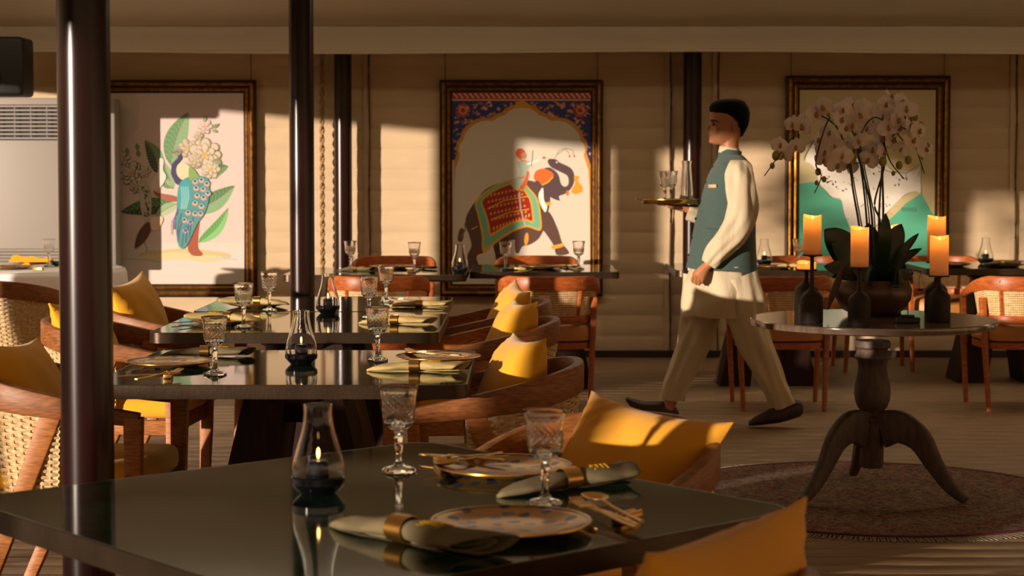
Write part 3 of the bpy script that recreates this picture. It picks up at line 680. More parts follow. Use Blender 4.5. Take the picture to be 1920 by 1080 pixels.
# ------------------------------------------------------------------ chairs
def rail_path(a, b, x0, xf, n=40):
    """U seen from above, open towards +x: list of (x, y, s) ; s runs 0..1 arm tip to arm tip"""
    o = []
    for i in range(7): o.append((xf-(xf-x0)*i/7, b*(1-.04*(1-i/7))))
    for i in range(25):
        t = PI/2+PI*i/24
        c, s_ = cos(t), sin(t)
        o.append((x0+a*math.copysign(abs(c)**.85, c), b*math.copysign(abs(s_)**.85, s_)))
    for i in range(6, -1, -1): o.append((xf-(xf-x0)*i/7, -b*(1-.04*(1-i/7))))
    return o
def woven_chair():
    t = empty('armchair')
    pa = rail_path(.33, .29, -.02, .27)
    zr = lambda x: .655+.135*max(0, min(1, (.27-x)/.62))**1.1
    n = len(pa)
    # rail, wide band standing on edge, deeper at the back
    def sec(q):
        i = q*(n-1); x = interp([(k, pa[k][0]) for k in range(n)], i); h = .045+.05*max(0, min(1, (.25-x)/.45)); 
        return [(a_, b_-h/2) for a_, b_ in rrect(.034, h, .009, 2)]
    M().sweep([(x, y, zr(x)) for x, y in pa], sec).build('top_rail', WOODX, t, smooth=40)
    for s_ in (-1, 1):
        M().sweep([(.235, s_*.262, 0), (.245, s_*.27, .3), (.25, s_*.277, .64)], lambda q: rrect(.038+.004*q, .036+.022*q, .006), up=(1, 0, 0)).build('front_leg', WOOD, t)
        M().sweep([(-.27, s_*.235, 0), (-.12, s_*.272, .36), (.0, s_*.283, .66)], lambda q: rrect(.034, .04+.026*q, .006), up=(1, 0, 0)).build('rear_leg', WOOD, t)
    fr = M()
    for s_ in (-1, 1): fr.box((-.16, s_*.262-.015, .335), (.235, s_*.262+.015, .395), r=.004)
    fr.box((.215, -.26, .335), (.245, .26, .395), r=.004); fr.box((-.17, -.25, .335), (-.14, .25, .395), r=.004)
    fr.build('seat_frame', WOOD, t)
    c = M(); n_ = 5
    c.box((-.22, -.245, .395), (.262, .245, .485), r=.035)
    c.build('seat_cushion', FABY, t)
    # woven rope back: strands that pass alternately inside and outside upright ribs
    back = [(x, y) for x, y in pa if x < .03]
    dist = [0]
    for (a_, b_), (c_, d_) in zip(back, back[1:]): dist.append(dist[-1]+math.hypot(c_-a_, d_-b_))
    L0 = dist[-1]; nr = 34
    def at(q, zf):
        d = q*L0; x = interp(list(zip(dist, [p[0] for p in back])), d); y = interp(list(zip(dist, [p[1] for p in back])), d)
        zt_ = zr(x)-.05-.04*max(0, min(1, (.25-x)/.45)); zb_ = .34
        k = 1-.26*zf**1.3
        return x*k-.012*zf if True else x, y*(1-.10*zf), zt_+(zb_-zt_)*zf
    ms = M(); nstr = 30
    for j in range(nstr+1):
        pts = []
        for i in range(nr*2+1):
            q = i/(nr*2); x, y, z = at(q, j/nstr); r_ = math.hypot(x, y) or 1
            o_ = .0045*(1 if (i//1+j) % 2 else -1)*(1 if i % 2 else .0)+(.0045*(1 if ((i//2)+j) % 2 else -1) if i % 2 == 0 else 0)
            o_ = .005*cos(PI*(i/1.0)/1+j*PI) if False else .005*(1 if ((i//2)+j) % 2 else -1)
            pts.append((x*(1+o_/r_), y*(1+o_/r_), z))
        ms.sweep(pts, [(-.0035, 0), (0, -.0056), (.0035, 0), (0, .0056)], caps=False)
    w_ = ms.build('woven_back', ROPE, t, smooth=60)
    mr_ = M()
    for i in range(nr+1):
        mr_.tube([at(i/nr, q/5) for q in range(6)], .0032, 4)
    mr_.build('rib', ROPE, w_)['kind'] = 'stuff'
    return t
def cane_chair():
    t = empty('cane_chair')
    pa = rail_path(.29, .285, -.02, .20)
    zr = lambda x: .66+.13*max(0, min(1, (.22-x)/.42))**.9
    n = len(pa)
    def sec(q):
        i = q*(n-1); x = interp([(k, pa[k][0]) for k in range(n)], i); h = .04+.045*max(0, min(1, (.15-x)/.35))
        return [(a_, b_-h/2) for a_, b_ in rrect(.032, h, .012, 2)]
    M().sweep([(x, y, zr(x)) for x, y in pa], sec).build('top_rail', WOODB, t, smooth=40)
    back = [(x, y) for x, y in pa if x < -.03]
    dist = [0]
    for (a_, b_), (c_, d_) in zip(back, back[1:]): dist.append(dist[-1]+math.hypot(c_-a_, d_-b_))
    L0 = dist[-1]
    def at(q, zf):
        d = q*L0; x = interp(list(zip(dist, [p[0] for p in back])), d); y = interp(list(zip(dist, [p[1] for p in back])), d)
        zt_ = zr(x)-.07; k = 1-.10*zf
        return x*k, y*k, zt_+(.535-zt_)*zf
    M().sweep([at(i/30, 1) for i in range(31)], rrect(.028, .05, .008), up=(0, 0, 1)).build('lower_rail', WOODB, t, smooth=40)
    # cane webbing with real holes
    vs = []; fs = []; nq, nz = 74, 14; g = {}
    mcn = M()
    for i in range(nq):
        for j in range(nz):
            q0, q1, z0, z1 = i/nq, (i+1)/nq, j/nz, (j+1)/nz
            e0, e1 = q0+.24*(q1-q0), q1-.24*(q1-q0); h0, h1 = z0+.24*(z1-z0), z1-.24*(z1-z0)
            V = [at(q0, z0), at(q1, z0), at(q1, z1), at(q0, z1), at(e0, h0), at(e1, h0), at(e1, h1), at(e0, h1)]
            mcn.add(V, [(0, 1, 5, 4), (1, 2, 6, 5), (2, 3, 7, 6), (3, 0, 4, 7)])
    mcn.build('cane_webbing', CANE, t, smooth=0)
    for q in (.27, .73):
        M().sweep([at(q, z/4) for z in range(-1, 5)], rrect(.022, .018, .005), up=(1, 0, 0)).build('back_post', WOODB, t)
    for s_ in (-1, 1):
        M().sweep([(.19, s_*.25, 0), (.195, s_*.265, .3), (.2, s_*.275, .64)], lambda q: rrect(.026+.012*q, .026+.012*q, .008), up=(1, 0, 0)).build('front_leg', WOODB, t)
        M().sweep([(-.235, s_*.235, 0), (-.2, s_*.248, .3), (-.17, s_*.262, .66)], lambda q: rrect(.026+.014*q, .026+.014*q, .008), up=(1, 0, 0)).build('rear_leg', WOODB, t)
    def ov(k, z): return [(-.03+(.23*k if cos(a) > 0 else .235*k)*math.copysign(abs(cos(a))**.6, cos(a))+.0, .262*k*math.copysign(abs(sin(a))**.6, sin(a)), z) for a in [2*PI*i/36 for i in range(36)]]
    M().rings([ov(.9, .36), ov(.98, .362), ov(.98, .40), ov(.9, .402)]).build('seat_frame', WOODB, t, smooth=40)
    M().rings([ov(.9, .404), ov(.99, .412), ov(1.0, .44), ov(.99, .485), ov(.94, .505), ov(.6, .52), ov(.2, .525)]).build('leather_seat', LEATH, t, smooth=60)
    return t
def chair_at(kind, px, py, zt_, Y, rz, label, group):
    fn = {'armchair': woven_chair, 'cane_chair': cane_chair}[kind]
    q = P(px, py, Y=Y)
    return make(kind, fn, (q.x, Y, 0), rz, label, 'chair', group)
W_ = 'woven rope armchairs with yellow cushions'
Cg = 'cane backed chairs'
def at_end(cx, cy, rz, label, kind='armchair', g=W_):
    return make(kind, {'armchair': woven_chair, 'cane_chair': cane_chair}[kind], (cx, cy, 0), rz, label, 'chair', g)
y1m = (f1+k1)/2
CH = {}
CH['L1'] = at_end(-1.42, y1m+.02, math.radians(-4), 'woven armchair at the left, half hidden by the thick foreground pole')
CH['R1'] = at_end(-.16, y1m+.02, math.radians(183), 'woven armchair at the right end of the second table')
CH['L2'] = at_end(-1.62, (f2+k2)/2, math.radians(-5), 'sunlit woven armchair just right of the foreground pole, at left end of the paired tables')
CH['R2'] = at_end(-.20, (f2+k2)/2-.03, math.radians(184), 'woven armchair at the right end of the front paired table')
CH['L3'] = at_end(-1.64, (f3+k3)/2-.05, math.radians(-8), 'armchair with bright orange rail under the peacock painting')
CH['R3'] = at_end(-.22, (f3+k3)/2, math.radians(184), 'farthest armchair at the right end of the paired tables')
# two chairs tucked at the nearest table's right sides
def near_chair(px, py, z, rz, label):
    q = P(px, py, z=z); return at_end(q.x, q.y, rz, label)
ra = math.atan2(-u2.x, u2.x)  # facing from back-right side towards the table
q1 = Vector((.14, 4.28, 0))
CH['N1'] = at_end(q1.x, q1.y, ang+PI+.32, 'armchair behind the nearest table holding the big amber cushion')
q2 = Vector((.10, 2.83, 0))
CH['N2'] = at_end(q2.x, q2.y, ang+PI/2+.27, 'armchair at the bottom right corner, mostly below the frame')
# white tablecloth table's chair at far left
CH['F0'] = at_end(P(28, 600, Y=10.4).x, 10.4, math.radians(80), 'armchair in front of the round white-clothed table at far left')
# cane chairs with backs to the camera
def cane_back(px, Y, rz, label): return at_end(P(px, 600, Y=Y).x, Y, math.radians(rz), label, 'cane_chair', Cg)
cane_back(712, 10.75, 92, 'cane chair behind the third table, only its curved back showing')
cane_back(1029, 10.75, 90, 'sunlit cane chair below the elephant painting, fully visible')
cane_back(1460, 10.75, 90, 'cane chair behind the walking man')
cane_back(1908, 10.75, 92, 'cane chair cut by the right edge of the frame')
cane_back(738, 12.72, -90, 'cane chair beyond the far left table, only its dark top rail showing')
cane_back(1007, 12.74, -90, 'cane chair beyond the table under the elephant painting')
cane_back(1510, 12.74, -90, 'cane chair beyond the table behind the man')
cane_back(1768, 12.74, -90, 'cane chair beyond the right far table, against the map painting')

# ------------------------------------------------------------------ cushions
def cushion(w_, h_, t_, seed):
    def f():
        m = M(); n, k = 26, 20; rn = random.Random(seed)
        top = []; 
        def S(u, v, s_):
            x = w_/2*u*(1-.09*(1-v*v)*abs(u)**2); z = h_/2*v*(1-.11*(1-u*u)*abs(v)**2)
            th = t_/2*((1-abs(u)**2.4)*(1-abs(v)**2.4))**.55
            th += .004*sin(9*u+5*v+seed)*(1-u*u)*(1-v*v)+.007*math.exp(-((u+.6)**2+(v-.6)**2)*9)*sin(22*(u-v))+.007*math.exp(-((u-.6)**2+(v+.5)**2)*7)*sin(20*(u+v*.4))
            return (x, s_*max(th, .0035), z+h_/2)
        V = []; Fc = []
        for s_ in (-1, 1):
            o = len(V)
            for i in range(n+1):
                for j in range(k+1): V.append(S(-1+2*i/n, -1+2*j/k, s_))
            for i in range(n):
                for j in range(k):
                    a = o+i*(k+1)+j; q = (a, a+k+1, a+k+2, a+1); Fc.append(q if s_ < 0 else q[::-1])
        N1 = (n+1)*(k+1)
        per = [i*(k+1) for i in range(n+1)] + [n*(k+1)+j for j in range(1, k+1)] + [i*(k+1)+k for i in range(n-1, -1, -1)] + [j for j in range(k-1, 0, -1)]
        for a, b2 in zip(per, per[1:]+per[:1]): Fc.append((a, a+N1, b2+N1, b2))
        return m.add(V, Fc)
    return f
CM = {}
def cush_chair(c, size, dx, tilt, roll, label, dy=0, dz=0, dr=0, fab=None):
    """cushion standing on a chair's seat, leaning on its back (local x = front)"""
    if (size, fab) not in CM: CM[(size, fab)] = cushion(*size)().build('cushion', fab or FABY, smooth=80); o = CM[(size, fab)]
    else: o = CM[(size, fab)].copy(); COL.objects.link(o)
    a = c.rotation_euler.z
    base = Vector(c.location)+Vector((cos(a)*dx-sin(a)*dy, sin(a)*dx+cos(a)*dy, .487+dz))
    o.matrix_world = Matrix.Translation(base) @ RZ(a+PI/2+dr) @ RX(-tilt) @ RY(roll)
    return tag(o, label, 'cushion', 'yellow chair cushions')
S1 = (.50, .40, .17, 1)
cush_chair(CH['L1'], S1, -.10, math.radians(22), math.radians(4), 'yellow cushion left of the thick foreground pole', dy=.0, dz=-.01)
cush_chair(CH['R1'], S1, -.06, math.radians(20), math.radians(-3), 'bright yellow cushion on the right chair of the second table', dy=.0, dr=.14)
cush_chair(CH['L2'], S1, -.10, math.radians(24), math.radians(3), 'yellow cushion just right of the thick foreground pole', dy=-.02)
cush_chair(CH['R2'], S1, -.08, math.radians(22), math.radians(-3), 'yellow cushion on the right chair of the front paired table', dr=.1)
cush_chair(CH['L3'], S1, -.08, math.radians(20), math.radians(-5), 'yellow cushion under the peacock painting, in the orange armchair', dz=.03)
cush_chair(CH['R3'], S1, -.08, math.radians(22), math.radians(4), 'farthest yellow cushion, in front of the cane chair', dr=.1)

S2 = (.45, .41, .18, 3)
cush_chair(CH['N1'], S2, -.06, math.radians(34), math.radians(6), 'big amber cushion on the chair behind the nearest table', dy=.0, dz=-.01, dr=-.16, fab=FABY2)
cush_chair(CH['N2'], (.52, .42, .18, 5), -.16, math.radians(14), math.radians(0), 'shaded yellow cushion at the bottom right corner', dz=-.02, fab=FABY2)
ZS = TZ+.0006
# ------------------------------------------------------------------ table things
def goblet():
    t = empty('wine_glass')
    def cut(a, z):
        # cut crystal: criss-cross diamonds on the lower bowl
        k = interp([(.085, 0), (.095, 1), (.135, 1), (.15, .25), (.17, 0)], z)
        return 1-.035*k*(abs(sin(8*a+z*260))*.5+abs(sin(8*a-z*260))*.5)*1.3
    pr = [(.0, .086), (.010, .087), (.020, .091), (.028, .098), (.0325, .106), (.0345, .115), (.0355, .124), (.0357, .133), (.0357, .142), (.0362, .151), (.0372, .160), (.0388, .169), (.0405, .176), (.0412, .180)]
    out = [pr[1]]
    for a, b2 in zip(pr[1:], pr[2:]):
        out += [((a[0]*2+b2[0])/3, (a[1]*2+b2[1])/3), ((a[0]+2*b2[0])/3, (a[1]+2*b2[1])/3), b2]
    m = M(); n = 64; R = []
    for r, z in out: R.append([(r*cut(2*PI*j/n, z)*cos(2*PI*j/n), r*cut(2*PI*j/n, z)*sin(2*PI*j/n), z) for j in range(n)])
    for r, z in [(.0404, .1805), (.0395, .179), (.0375, .169), (.0345, .151), (.0335, .133), (.0325, .117), (.028, .104), (.018, .096), (.004, .094)]:
        R.append([(r*cos(2*PI*j/n), r*sin(2*PI*j/n), z) for j in range(n)])
    m.rings(R); b_ = m.build('bowl', GLASS, t, smooth=22)
    def hexs(a, z): return 1/cos(((a+PI/8) % (PI/4))-PI/8)*.97
    M().lathe([(.004, .0), (.036, .0), (.037, .004), (.030, .009), (.014, .013), (.0085, .02), (.0068, .035), (.0085, .062), (.0105, .072), (.0075, .078), (.0095, .083), (.012, .0875), (.004, .09)], 8, caps=True, fn=lambda a, z: 1).build('stem', GLASS, t, smooth=20)
    return t
def lamp():
    t = empty('hurricane_lamp')
    M().lathe([(.02, 0), (.034, .0), (.046, .012), (.0525, .020), (.053, .032), (.050, .036)], 40, caps=True).build('base', mat('smoked_glass_base', '08090C', .06, spec=.8), t)
    c = M().lathe([(.018, .036), (.021, .037), (.021, .058), (.017, .064), (.006, .066)], 24, caps=True).build('oil_holder', mat('blue_grey_holder', '2E3A50', .35), t)
    M().ball((0, 0, .078), (.0035, .0035, .011), 10, 8).build('flame', FLAME, c)
    M().tube([(0, 0, .064), (0, 0, .072)], .001, 6).build('wick', BLACKP, c)
    o_ = [(.0505, .033), (.052, .045), (.050, .06), (.045, .08), (.039, .10), (.033, .12), (.029, .14), (.0272, .155), (.0275, .168), (.0283, .174)]
    m = M().lathe(o_+[(.0262, .1745), (.0255, .168), (.0252, .155), (.027, .14), (.031, .12), (.037, .10), (.043, .08), (.048, .06), (.050, .045), (.0485, .034)], 48, caps=False)
    n = 48; k = 20
    for j in range(n): m.f.append((j, (j+1) % n, (k-1)*n+(j+1) % n, (k-1)*n+j)[::-1])
    m.build('glass_chimney', GLASST, t, smooth=60)
    return t
def plate():
    t = empty('plate')
    M().lathe([(.0, .0), (.085, 0), (.088, .002), (.125, .010), (.139, .0155), (.141, .0165), (.139, .0175), (.124, .0125), (.095, .006), (.085, .0045), (.0, .0045)], 64).build('dish', PLATEM, t, smooth=50)
    M().lathe([(.1385, .0178), (.1418, .0182), (.1422, .016), (.1390, .0155)], 64).build('rim', GOLD, t)
    return t
def napkin_fn(col, seed):
    def f():
        t = empty('napkin'); rn = random.Random(seed)
        m = M(); R = []; n = 44; K = 30
        prof = [(-.15, .004, .003), (-.13, .018, .008), (-.10, .031, .012), (-.06, .033, .014), (-.03, .025, .017), (-.012, .0195, .0165), (.012, .0195, .0165), (.03, .027, .019), (.06, .038, .018), (.10, .047, .017), (.135, .052, .018), (.155, .050, .017)]
        for i in range(K+1):
            x = -.15+.305*i/K; w_ = interp([(a, b) for a, b, c in prof], x); h = interp([(a, c) for a, b, c in prof], x)
            lp = []
            open_ = interp([(-.15, 0), (.02, 0), (.155, 1)], x)
            for j in range(n):
                s_ = j/(n-1); a = -PI/2+s_*2*PI*2.3; rr = (1-.62*s_)*(1+.07*sin(3*a+x*34)*min(1, abs(x)*14)+.05*sin(5*a-x*52+seed)*min(1, abs(x)*14))
                y = w_*rr*cos(a)+.008*open_*sin(x*40+s_*9); z = h+h*rr*sin(a)*(.95-.15*open_)
                lp.append((x+.02*open_*sin(a*1.0+1)-.03*open_*s_, y+.03*x*x*8*(.1), max(z, .0008*(1+s_))))
            R.append(lp)
        vs = [p for r in R for p in r]; fs = []
        for i in range(K):
            for j in range(n-1): fs.append((i*n+j, i*n+j+1, (i+1)*n+j+1, (i+1)*n+j))
        m.add(vs, fs); o = m.build('cloth', col, t, smooth=60)
        so = o.modifiers.new('solid', 'SOLIDIFY'); so.thickness = .0016; so.offset = 0
        R = [(.021, -.016), (.0225, -.016), (.0225, .016), (.021, .016)]
        M().rings([[(x, r*cos(2*PI*j/32), .0185+r*.86*sin(2*PI*j/32)) for j in range(32)] for r, x in R], closed=True).build('napkin_ring', GOLDM, t, smooth=40)
        # gold embroidered motif
        e = M()
        for k in range(7):
            y0 = -.014+k*.0045
            e.tube([(.045+.004*sin(k*2), y0-.004, .0355-abs(y0)*.22), (.062, y0, .0350-abs(y0)*.3), (.08+.004*cos(k*3), y0+.003, .0345-abs(y0)*.25)], .0009, 4)
        for k in range(4): e.tube([(.048+.01*k, -.016, .031), (.05+.01*k, .0, .0362), (.048+.01*k, .015, .0315)], .0008, 4)
        e.build('embroidery', mat('gold_thread', 'D9A92C', .5), t)
        return t
    return f
napkin = napkin_fn(NAPK, 1); napkin_y = napkin_fn(mat('straw_linen', 'B8A266', .9, bump=.25, bscale=700), 2)
def fork():
    t = empty('fork')
    M().sweep([(0, 0, .004), (.05, 0, .003), (.11, 0, .005), (.135, 0, .008)], lambda q: rrect(.008-.004*q, .0036, .0012), up=(0, 0, 1)).build('handle', GOLDM, t)
    h = M().sweep([(.133, 0, .008), (.145, 0, .007), (.158, 0, .004), (.165, 0, .004)], lambda q: rect(.006+.016*min(1, q*1.6), .002), up=(0, 0, 1))
    for k in range(4): h.sweep([(.164, -.009+.006*k, .004), (.185, -.009+.006*k, .005), (.205, -.008+.0055*k, .010)], lambda q: rect(.0036-.0014*q, .0018))
    h.build('tines', GOLDM, t); return t
def spoon():
    t = empty('spoon')
    M().sweep([(0, 0, .004), (.05, 0, .003), (.11, 0, .005), (.145, 0, .009)], lambda q: rrect(.008-.004*q, .0036, .0012)).build('handle', GOLDM, t)
    m = M(); R = []
    for i in range(7):
        k = i/6; R.append([(.172+.030*k*cos(a), .0195*k*(1+.12*cos(a))*sin(a), .002+.0065*k*k) for a in [2*PI*j/24 for j in range(24)]])
    R[0] = [(.172+.0005*cos(a), .0005*sin(a), .002) for a in [2*PI*j/24 for j in range(24)]]
    m.rings(R+[[(x, y, z+.0012) for x, y, z in r] for r in R[::-1]]); m.build('bowl', GOLDM, t, smooth=50); return t
def knife():
    t = empty('knife')
    M().sweep([(0, 0, .004), (.05, 0, .004), (.10, 0, .004)], lambda q: rrect(.009, .005, .0015)).build('handle', GOLDM, t)
    M().sweep([(.10, 0, .004), (.12, 0, .004), (.17, .001, .004), (.205, .003, .004), (.215, .006, .004)], lambda q: rect(.018*(1-.0*q) if q < .8 else .008, .0016)).build('blade', GOLDM, t, smooth=0)
    return t
def rest():
    t = M().box((-.012, -.034, 0), (.012, .034, .014), r=.002)
    t.box((-.010, -.034, .0135), (-.004, .034, .018), r=.001); t.box((.004, -.034, .0135), (.010, .034, .018), r=.001)
    return t.build('cutlery_rest', GOLDM)
def put(kind, fn, px, py, label, cat, group, rz=0, dz=0, **k):
    q = P(px, py, z=ZS+dz); return make(kind, fn, (q.x, q.y, ZS+dz), rz, label, cat, group, **k)
def ang2(p, q, z=ZS):
    a, b2 = P(*p, z=z), P(*q, z=z); return math.atan2(b2.y-a.y, b2.x-a.x), (a+b2)/2, (b2-a).length
GG, LG, PG, NG, CG_ = 'cut crystal stemmed glasses', 'hurricane lamps', 'gilt painted plates', 'rolled napkins in gold rings', 'gold cutlery'
def GL(px, py, lab, **k): return put('goblet', goblet, px, py, lab, 'glass', GG, **k)
def LA(px, py, lab): return put('lamp', lamp, px, py, lab, 'lamp', LG)
def PL(px, py, lab, **k): return put('plate', plate, px, py, lab, 'plate', PG, **k)
def NA(p, q, lab, dz=0, yel=False, sc_=None, flip=False):
    a, c, L_ = ang2(p, q, ZS+dz); fn = napkin_y if yel else napkin
    if flip: a += PI
    return make('napkin'+str(yel), fn, (c.x, c.y, ZS+dz), a, lab, 'napkin', NG, scale=sc_ or max(.7, min(1.25, L_/.305)))
def CU(kind, p, q, lab, dz=0, tilt=0):
    fn = dict(fork=fork, spoon=spoon, knife=knife)[kind]; a, c, L_ = ang2(p, q, ZS+dz); s = P(*p, z=ZS+dz)
    return make(kind, fn, (s.x, s.y, ZS+dz), a, lab, kind, CG_, ry=tilt, scale=max(.9, min(1.2, L_/.2)))
def RE(px, py, rz, lab): return put('rest', rest, px, py, lab, 'cutlery rest', 'gold cutlery rests', rz=rz)
# nearest table
GL(748, 884, 'tall crystal glass on the nearest table, right of its hurricane lamp')
GL(1022, 946, 'crystal glass on the nearest table between the two gilt plates', rz=.3)
LA(597, 924, 'largest hurricane lamp, dark base on the nearest table')
PL(958, 993, 'gilt plate painted with dark flowers at the front of the nearest table')
PL(945, 886, 'gilt painted plate at the back of the nearest table')
NA((618, 988), (905, 1046), 'sage napkin roll in the very front, left of the front plate')
NA((932, 934), (1192, 900), 'sage napkin roll lying across the back plate of the nearest table')
RE(1176, 978, ang+PI/2+.2, 'gold cutlery rest at the right side of the nearest table')
CU('fork', (1192, 994), (1030, 930), 'gold fork on the right side of the nearest table', dz=.012, tilt=-.02)
CU('spoon', (1204, 983), (1070, 925), 'gold spoon on the right side of the nearest table', dz=.012, tilt=-.02)
CU('knife', (1196, 990), (1050, 930), 'gold knife between fork and spoon on the nearest table', dz=.010)
RE(828, 872, .25, 'gold cutlery rest at the back left of the nearest table')
CU('knife', (945, 866), (800, 850), 'gold knife behind the back plate on the nearest table', dz=.014, tilt=.03)
CU('fork', (955, 858), (800, 862), 'gold fork behind the back plate on the nearest table', dz=.014, tilt=-.02)
CU('spoon', (940, 852), (820, 878), 'gold spoon behind the back plate on the nearest table', dz=.012)
# second table
GL(403, 702, 'crystal glass at the left of the second table, before the plate', rz=.2)
GL(708, 676, 'crystal glass at the right of the second table, before its napkin', rz=.5)
LA(565, 682, 'hurricane lamp in the middle of the second table')
PL(320, 686, 'gilt plate at the left end of the second table')
PL(822, 676, 'gilt plate behind the napkin at the right end of the second table')
NA((300, 668), (468, 668), 'olive napkin roll behind the plate at the left of the second table', sc_=.98)
NA((670, 696), (884, 697), 'straw coloured napkin roll at the right end of the second table', yel=True, sc_=1.0)
RE(316, 708, .1, 'gold cutlery rest at the left end of the second table')
CU('knife', (222, 708), (330, 702), 'gold knife at the left end of the second table', dz=.012)
CU('fork', (255, 714), (370, 692), 'gold fork crossing the rest at the left of the second table', dz=.014)
CU('spoon', (865, 668), (760, 664), 'gold spoon at the right end of the second table', dz=.012)
CU('fork', (872, 672), (740, 662), 'gold fork raised behind the right napkin of the second table', dz=.016, tilt=-.03)
# paired tables, front one
GL(457, 614, 'crystal glass at the left of the front paired table', rz=.1)
GL(692, 597, 'crystal glass on the front paired table, right of centre', rz=.3)
LA(615, 587, 'hurricane lamp where the two paired tables meet')
PL(420, 606, 'gilt plate at the left of the front paired table')
NA((345, 600), (510, 603), 'straw napkin roll lying on the left plate of the front paired table', yel=True, dz=.017, sc_=1.0, flip=True)
NA((652, 607), (828, 609), 'straw napkin roll at the right of the front paired table', yel=True, sc_=1.0)
CU('fork', (322, 607), (410, 602), 'gold fork at the left edge of the front paired table', dz=.004)
CU('spoon', (335, 612), (420, 606), 'gold spoon at the left edge of the front paired table', dz=.004)
CU('fork', (800, 598), (722, 594), 'gold fork behind the right napkin of the front paired table', dz=.012, tilt=-.02)
# paired tables, rear one
GL(505, 583, 'crystal glass at the left of the rear paired table', rz=.4)
GL(724, 567, 'crystal glass at the right of the rear paired table', rz=.2)
PL(482, 575, 'gilt plate at the left of the rear paired table')
NA((415, 570), (552, 572), 'straw napkin roll on the left plate of the rear paired table', yel=True, dz=.017, sc_=1.0, flip=True)
NA((722, 576), (848, 576), 'straw napkin roll at the right of the rear paired table', yel=True, sc_=.95)
CU('fork', (800, 566), (735, 562), 'gold fork beside the right napkin of the rear paired table', dz=.01)
# far left table
GL(657, 504, 'left one of two crystal glasses on the far left table')
GL(777, 508, 'right one of two crystal glasses on the far left table')
LA(862, 511, 'hurricane lamp between the two far tables, before the elephant painting')
PL(735, 503, 'gilt plate on the far left table, lower of the stack')
PL(735, 503, 'gilt plate on the far left table, upper of the stack', dz=.0185)
NA((640, 508), (690, 508), 'olive napkin roll left of the plates on the far left table', sc_=.75)
NA((775, 503), (812, 505), 'olive napkin roll right of the plates on the far left table', sc_=.6)
# far centre table
GL(948, 506, 'left one of two crystal glasses on the table below the elephant')
GL(1085, 505, 'right one of two crystal glasses on the table below the elephant')
PL(1013, 503, 'gilt plate on the table below the elephant, lower of the stack')
PL(1013, 503, 'gilt plate on the table below the elephant, upper of the stack', dz=.0185)
NA((952, 506), (985, 507), 'straw napkin roll left of the plates below the elephant', yel=True, sc_=.6)
NA((1050, 501), (1078, 503), 'straw napkin roll right of the plates below the elephant', yel=True, sc_=.6)
RE(1082, 508, .4, 'small gold cutlery rest on the table below the elephant')
RE(770, 511, .4, 'small gold cutlery rest on the far left table')
# far table behind the man
LA(1433, 497, 'hurricane lamp on the table right behind the walking man')
PL(1452, 503, 'gilt plate on the table right behind the walking man')
NA((1462, 500), (1498, 502), 'sage napkin on the plate behind the walking man', dz=.017, sc_=.7, yel=True)
GL(1497, 499, 'crystal glass on the table behind the man, beside the left candle')
# far right table
LA(1848, 494, 'hurricane lamp on the far right table')
PL(1880, 500, 'gilt plate on the far right table under the lamp')
NA((1862, 497), (1896, 497), 'sage napkin bunched on the far right plate', dz=.017, sc_=.8)
PL(1780, 499, 'gilt plate at the left end of the far right table')

# ------------------------------------------------------------------ round table with cloth at far left
cq = P(95, 505, Y=11.9)
rt = empty('round_table', (cq.x-.12, 11.75, 0), 0, 'round table hidden under a white tablecloth at far left', 'table')
M().lathe([(.62, .738), (.62, .768)], 48, caps=True).build('tabletop', DARKW, rt)
M().lathe([(.25, 0), (.24, .03), (.05, .06), (.05, .738)], 20, caps=True).build('pedestal', DARKW, rt)
mc = M(); R = []; n = 96
for r, z, q in ((.0, .772, 0), (.3, .772, 0), (.6, .772, 0), (.628, .764, 0), (.637, .74, .1), (.645, .6, .5), (.66, .35, 1), (.675, .12, 1.2)):
    R.append([((r+.018*q*sin(13*a)+.01*q*sin(7*a+1))*cos(a), (r+.018*q*sin(13*a)+.01*q*sin(7*a+1))*sin(a), z) for a in [2*PI*j/n for j in range(n)]])
mc.rings(R, caps=False); o = mc.build('tablecloth', LINENW, None, smooth=70, loc=(cq.x-.12, 11.75, 0))
tag(o, 'white tablecloth draped to the floor over the round table at far left', 'tablecloth')
zc = .774
def onc(px, py, fn, kind, lab, cat, grp, dz=0, rz=0, sc_=None):
    q = P(px, py, z=zc+dz); return make(kind, fn, (q.x, q.y, zc+dz), rz, lab, cat, grp, scale=sc_)
onc(92, 500, goblet, 'goblet', 'crystal glass on the white tablecloth at far left', 'glass', GG)
onc(62, 493, plate, 'plate', 'gilt plate under a yellow napkin on the white tablecloth', 'plate', PG)
onc(20, 504, plate, 'plate', 'gilt plate at the left frame edge on the white tablecloth', 'plate', PG)
def folded():
    t = empty('folded_napkin'); R = []
    for i in range(9):
        x = -.13+.26*i/8; h = .045-.022*i/8+.006*sin(i*2); w_ = .05-.01*i/8
        R.append([(x-.02, -w_, 0), (x, -w_*.4, h), (x, w_*.3, h*.8), (x, w_, 0)])
    M().rings(R).build('cloth', NAPY, t, smooth=50); M().box((-.12, -.02, .018), (-.02, .03, .05), RY(-.5) @ T(0, 0, -.03), r=.004).build('fold', NAPY, t); return t
onc(62, 491, folded, 'folded', 'mustard yellow folded napkin on the white tablecloth', 'napkin', None, dz=.018)
def bowl():
    return M().lathe([(.02, 0), (.035, .01), (.045, .03), (.042, .032), (.03, .014), (0, .012)], 20).build('bowl', mat('green_glaze', '22341F', .2))
onc(106, 499, bowl, 'sbowl', 'small dark green bowl on the white tablecloth by the pole', 'bowl', None)
onc(72, 507, rest, 'rest', 'gold cutlery rest on the white tablecloth', 'cutlery rest', 'gold cutlery rests', rz=1.2)

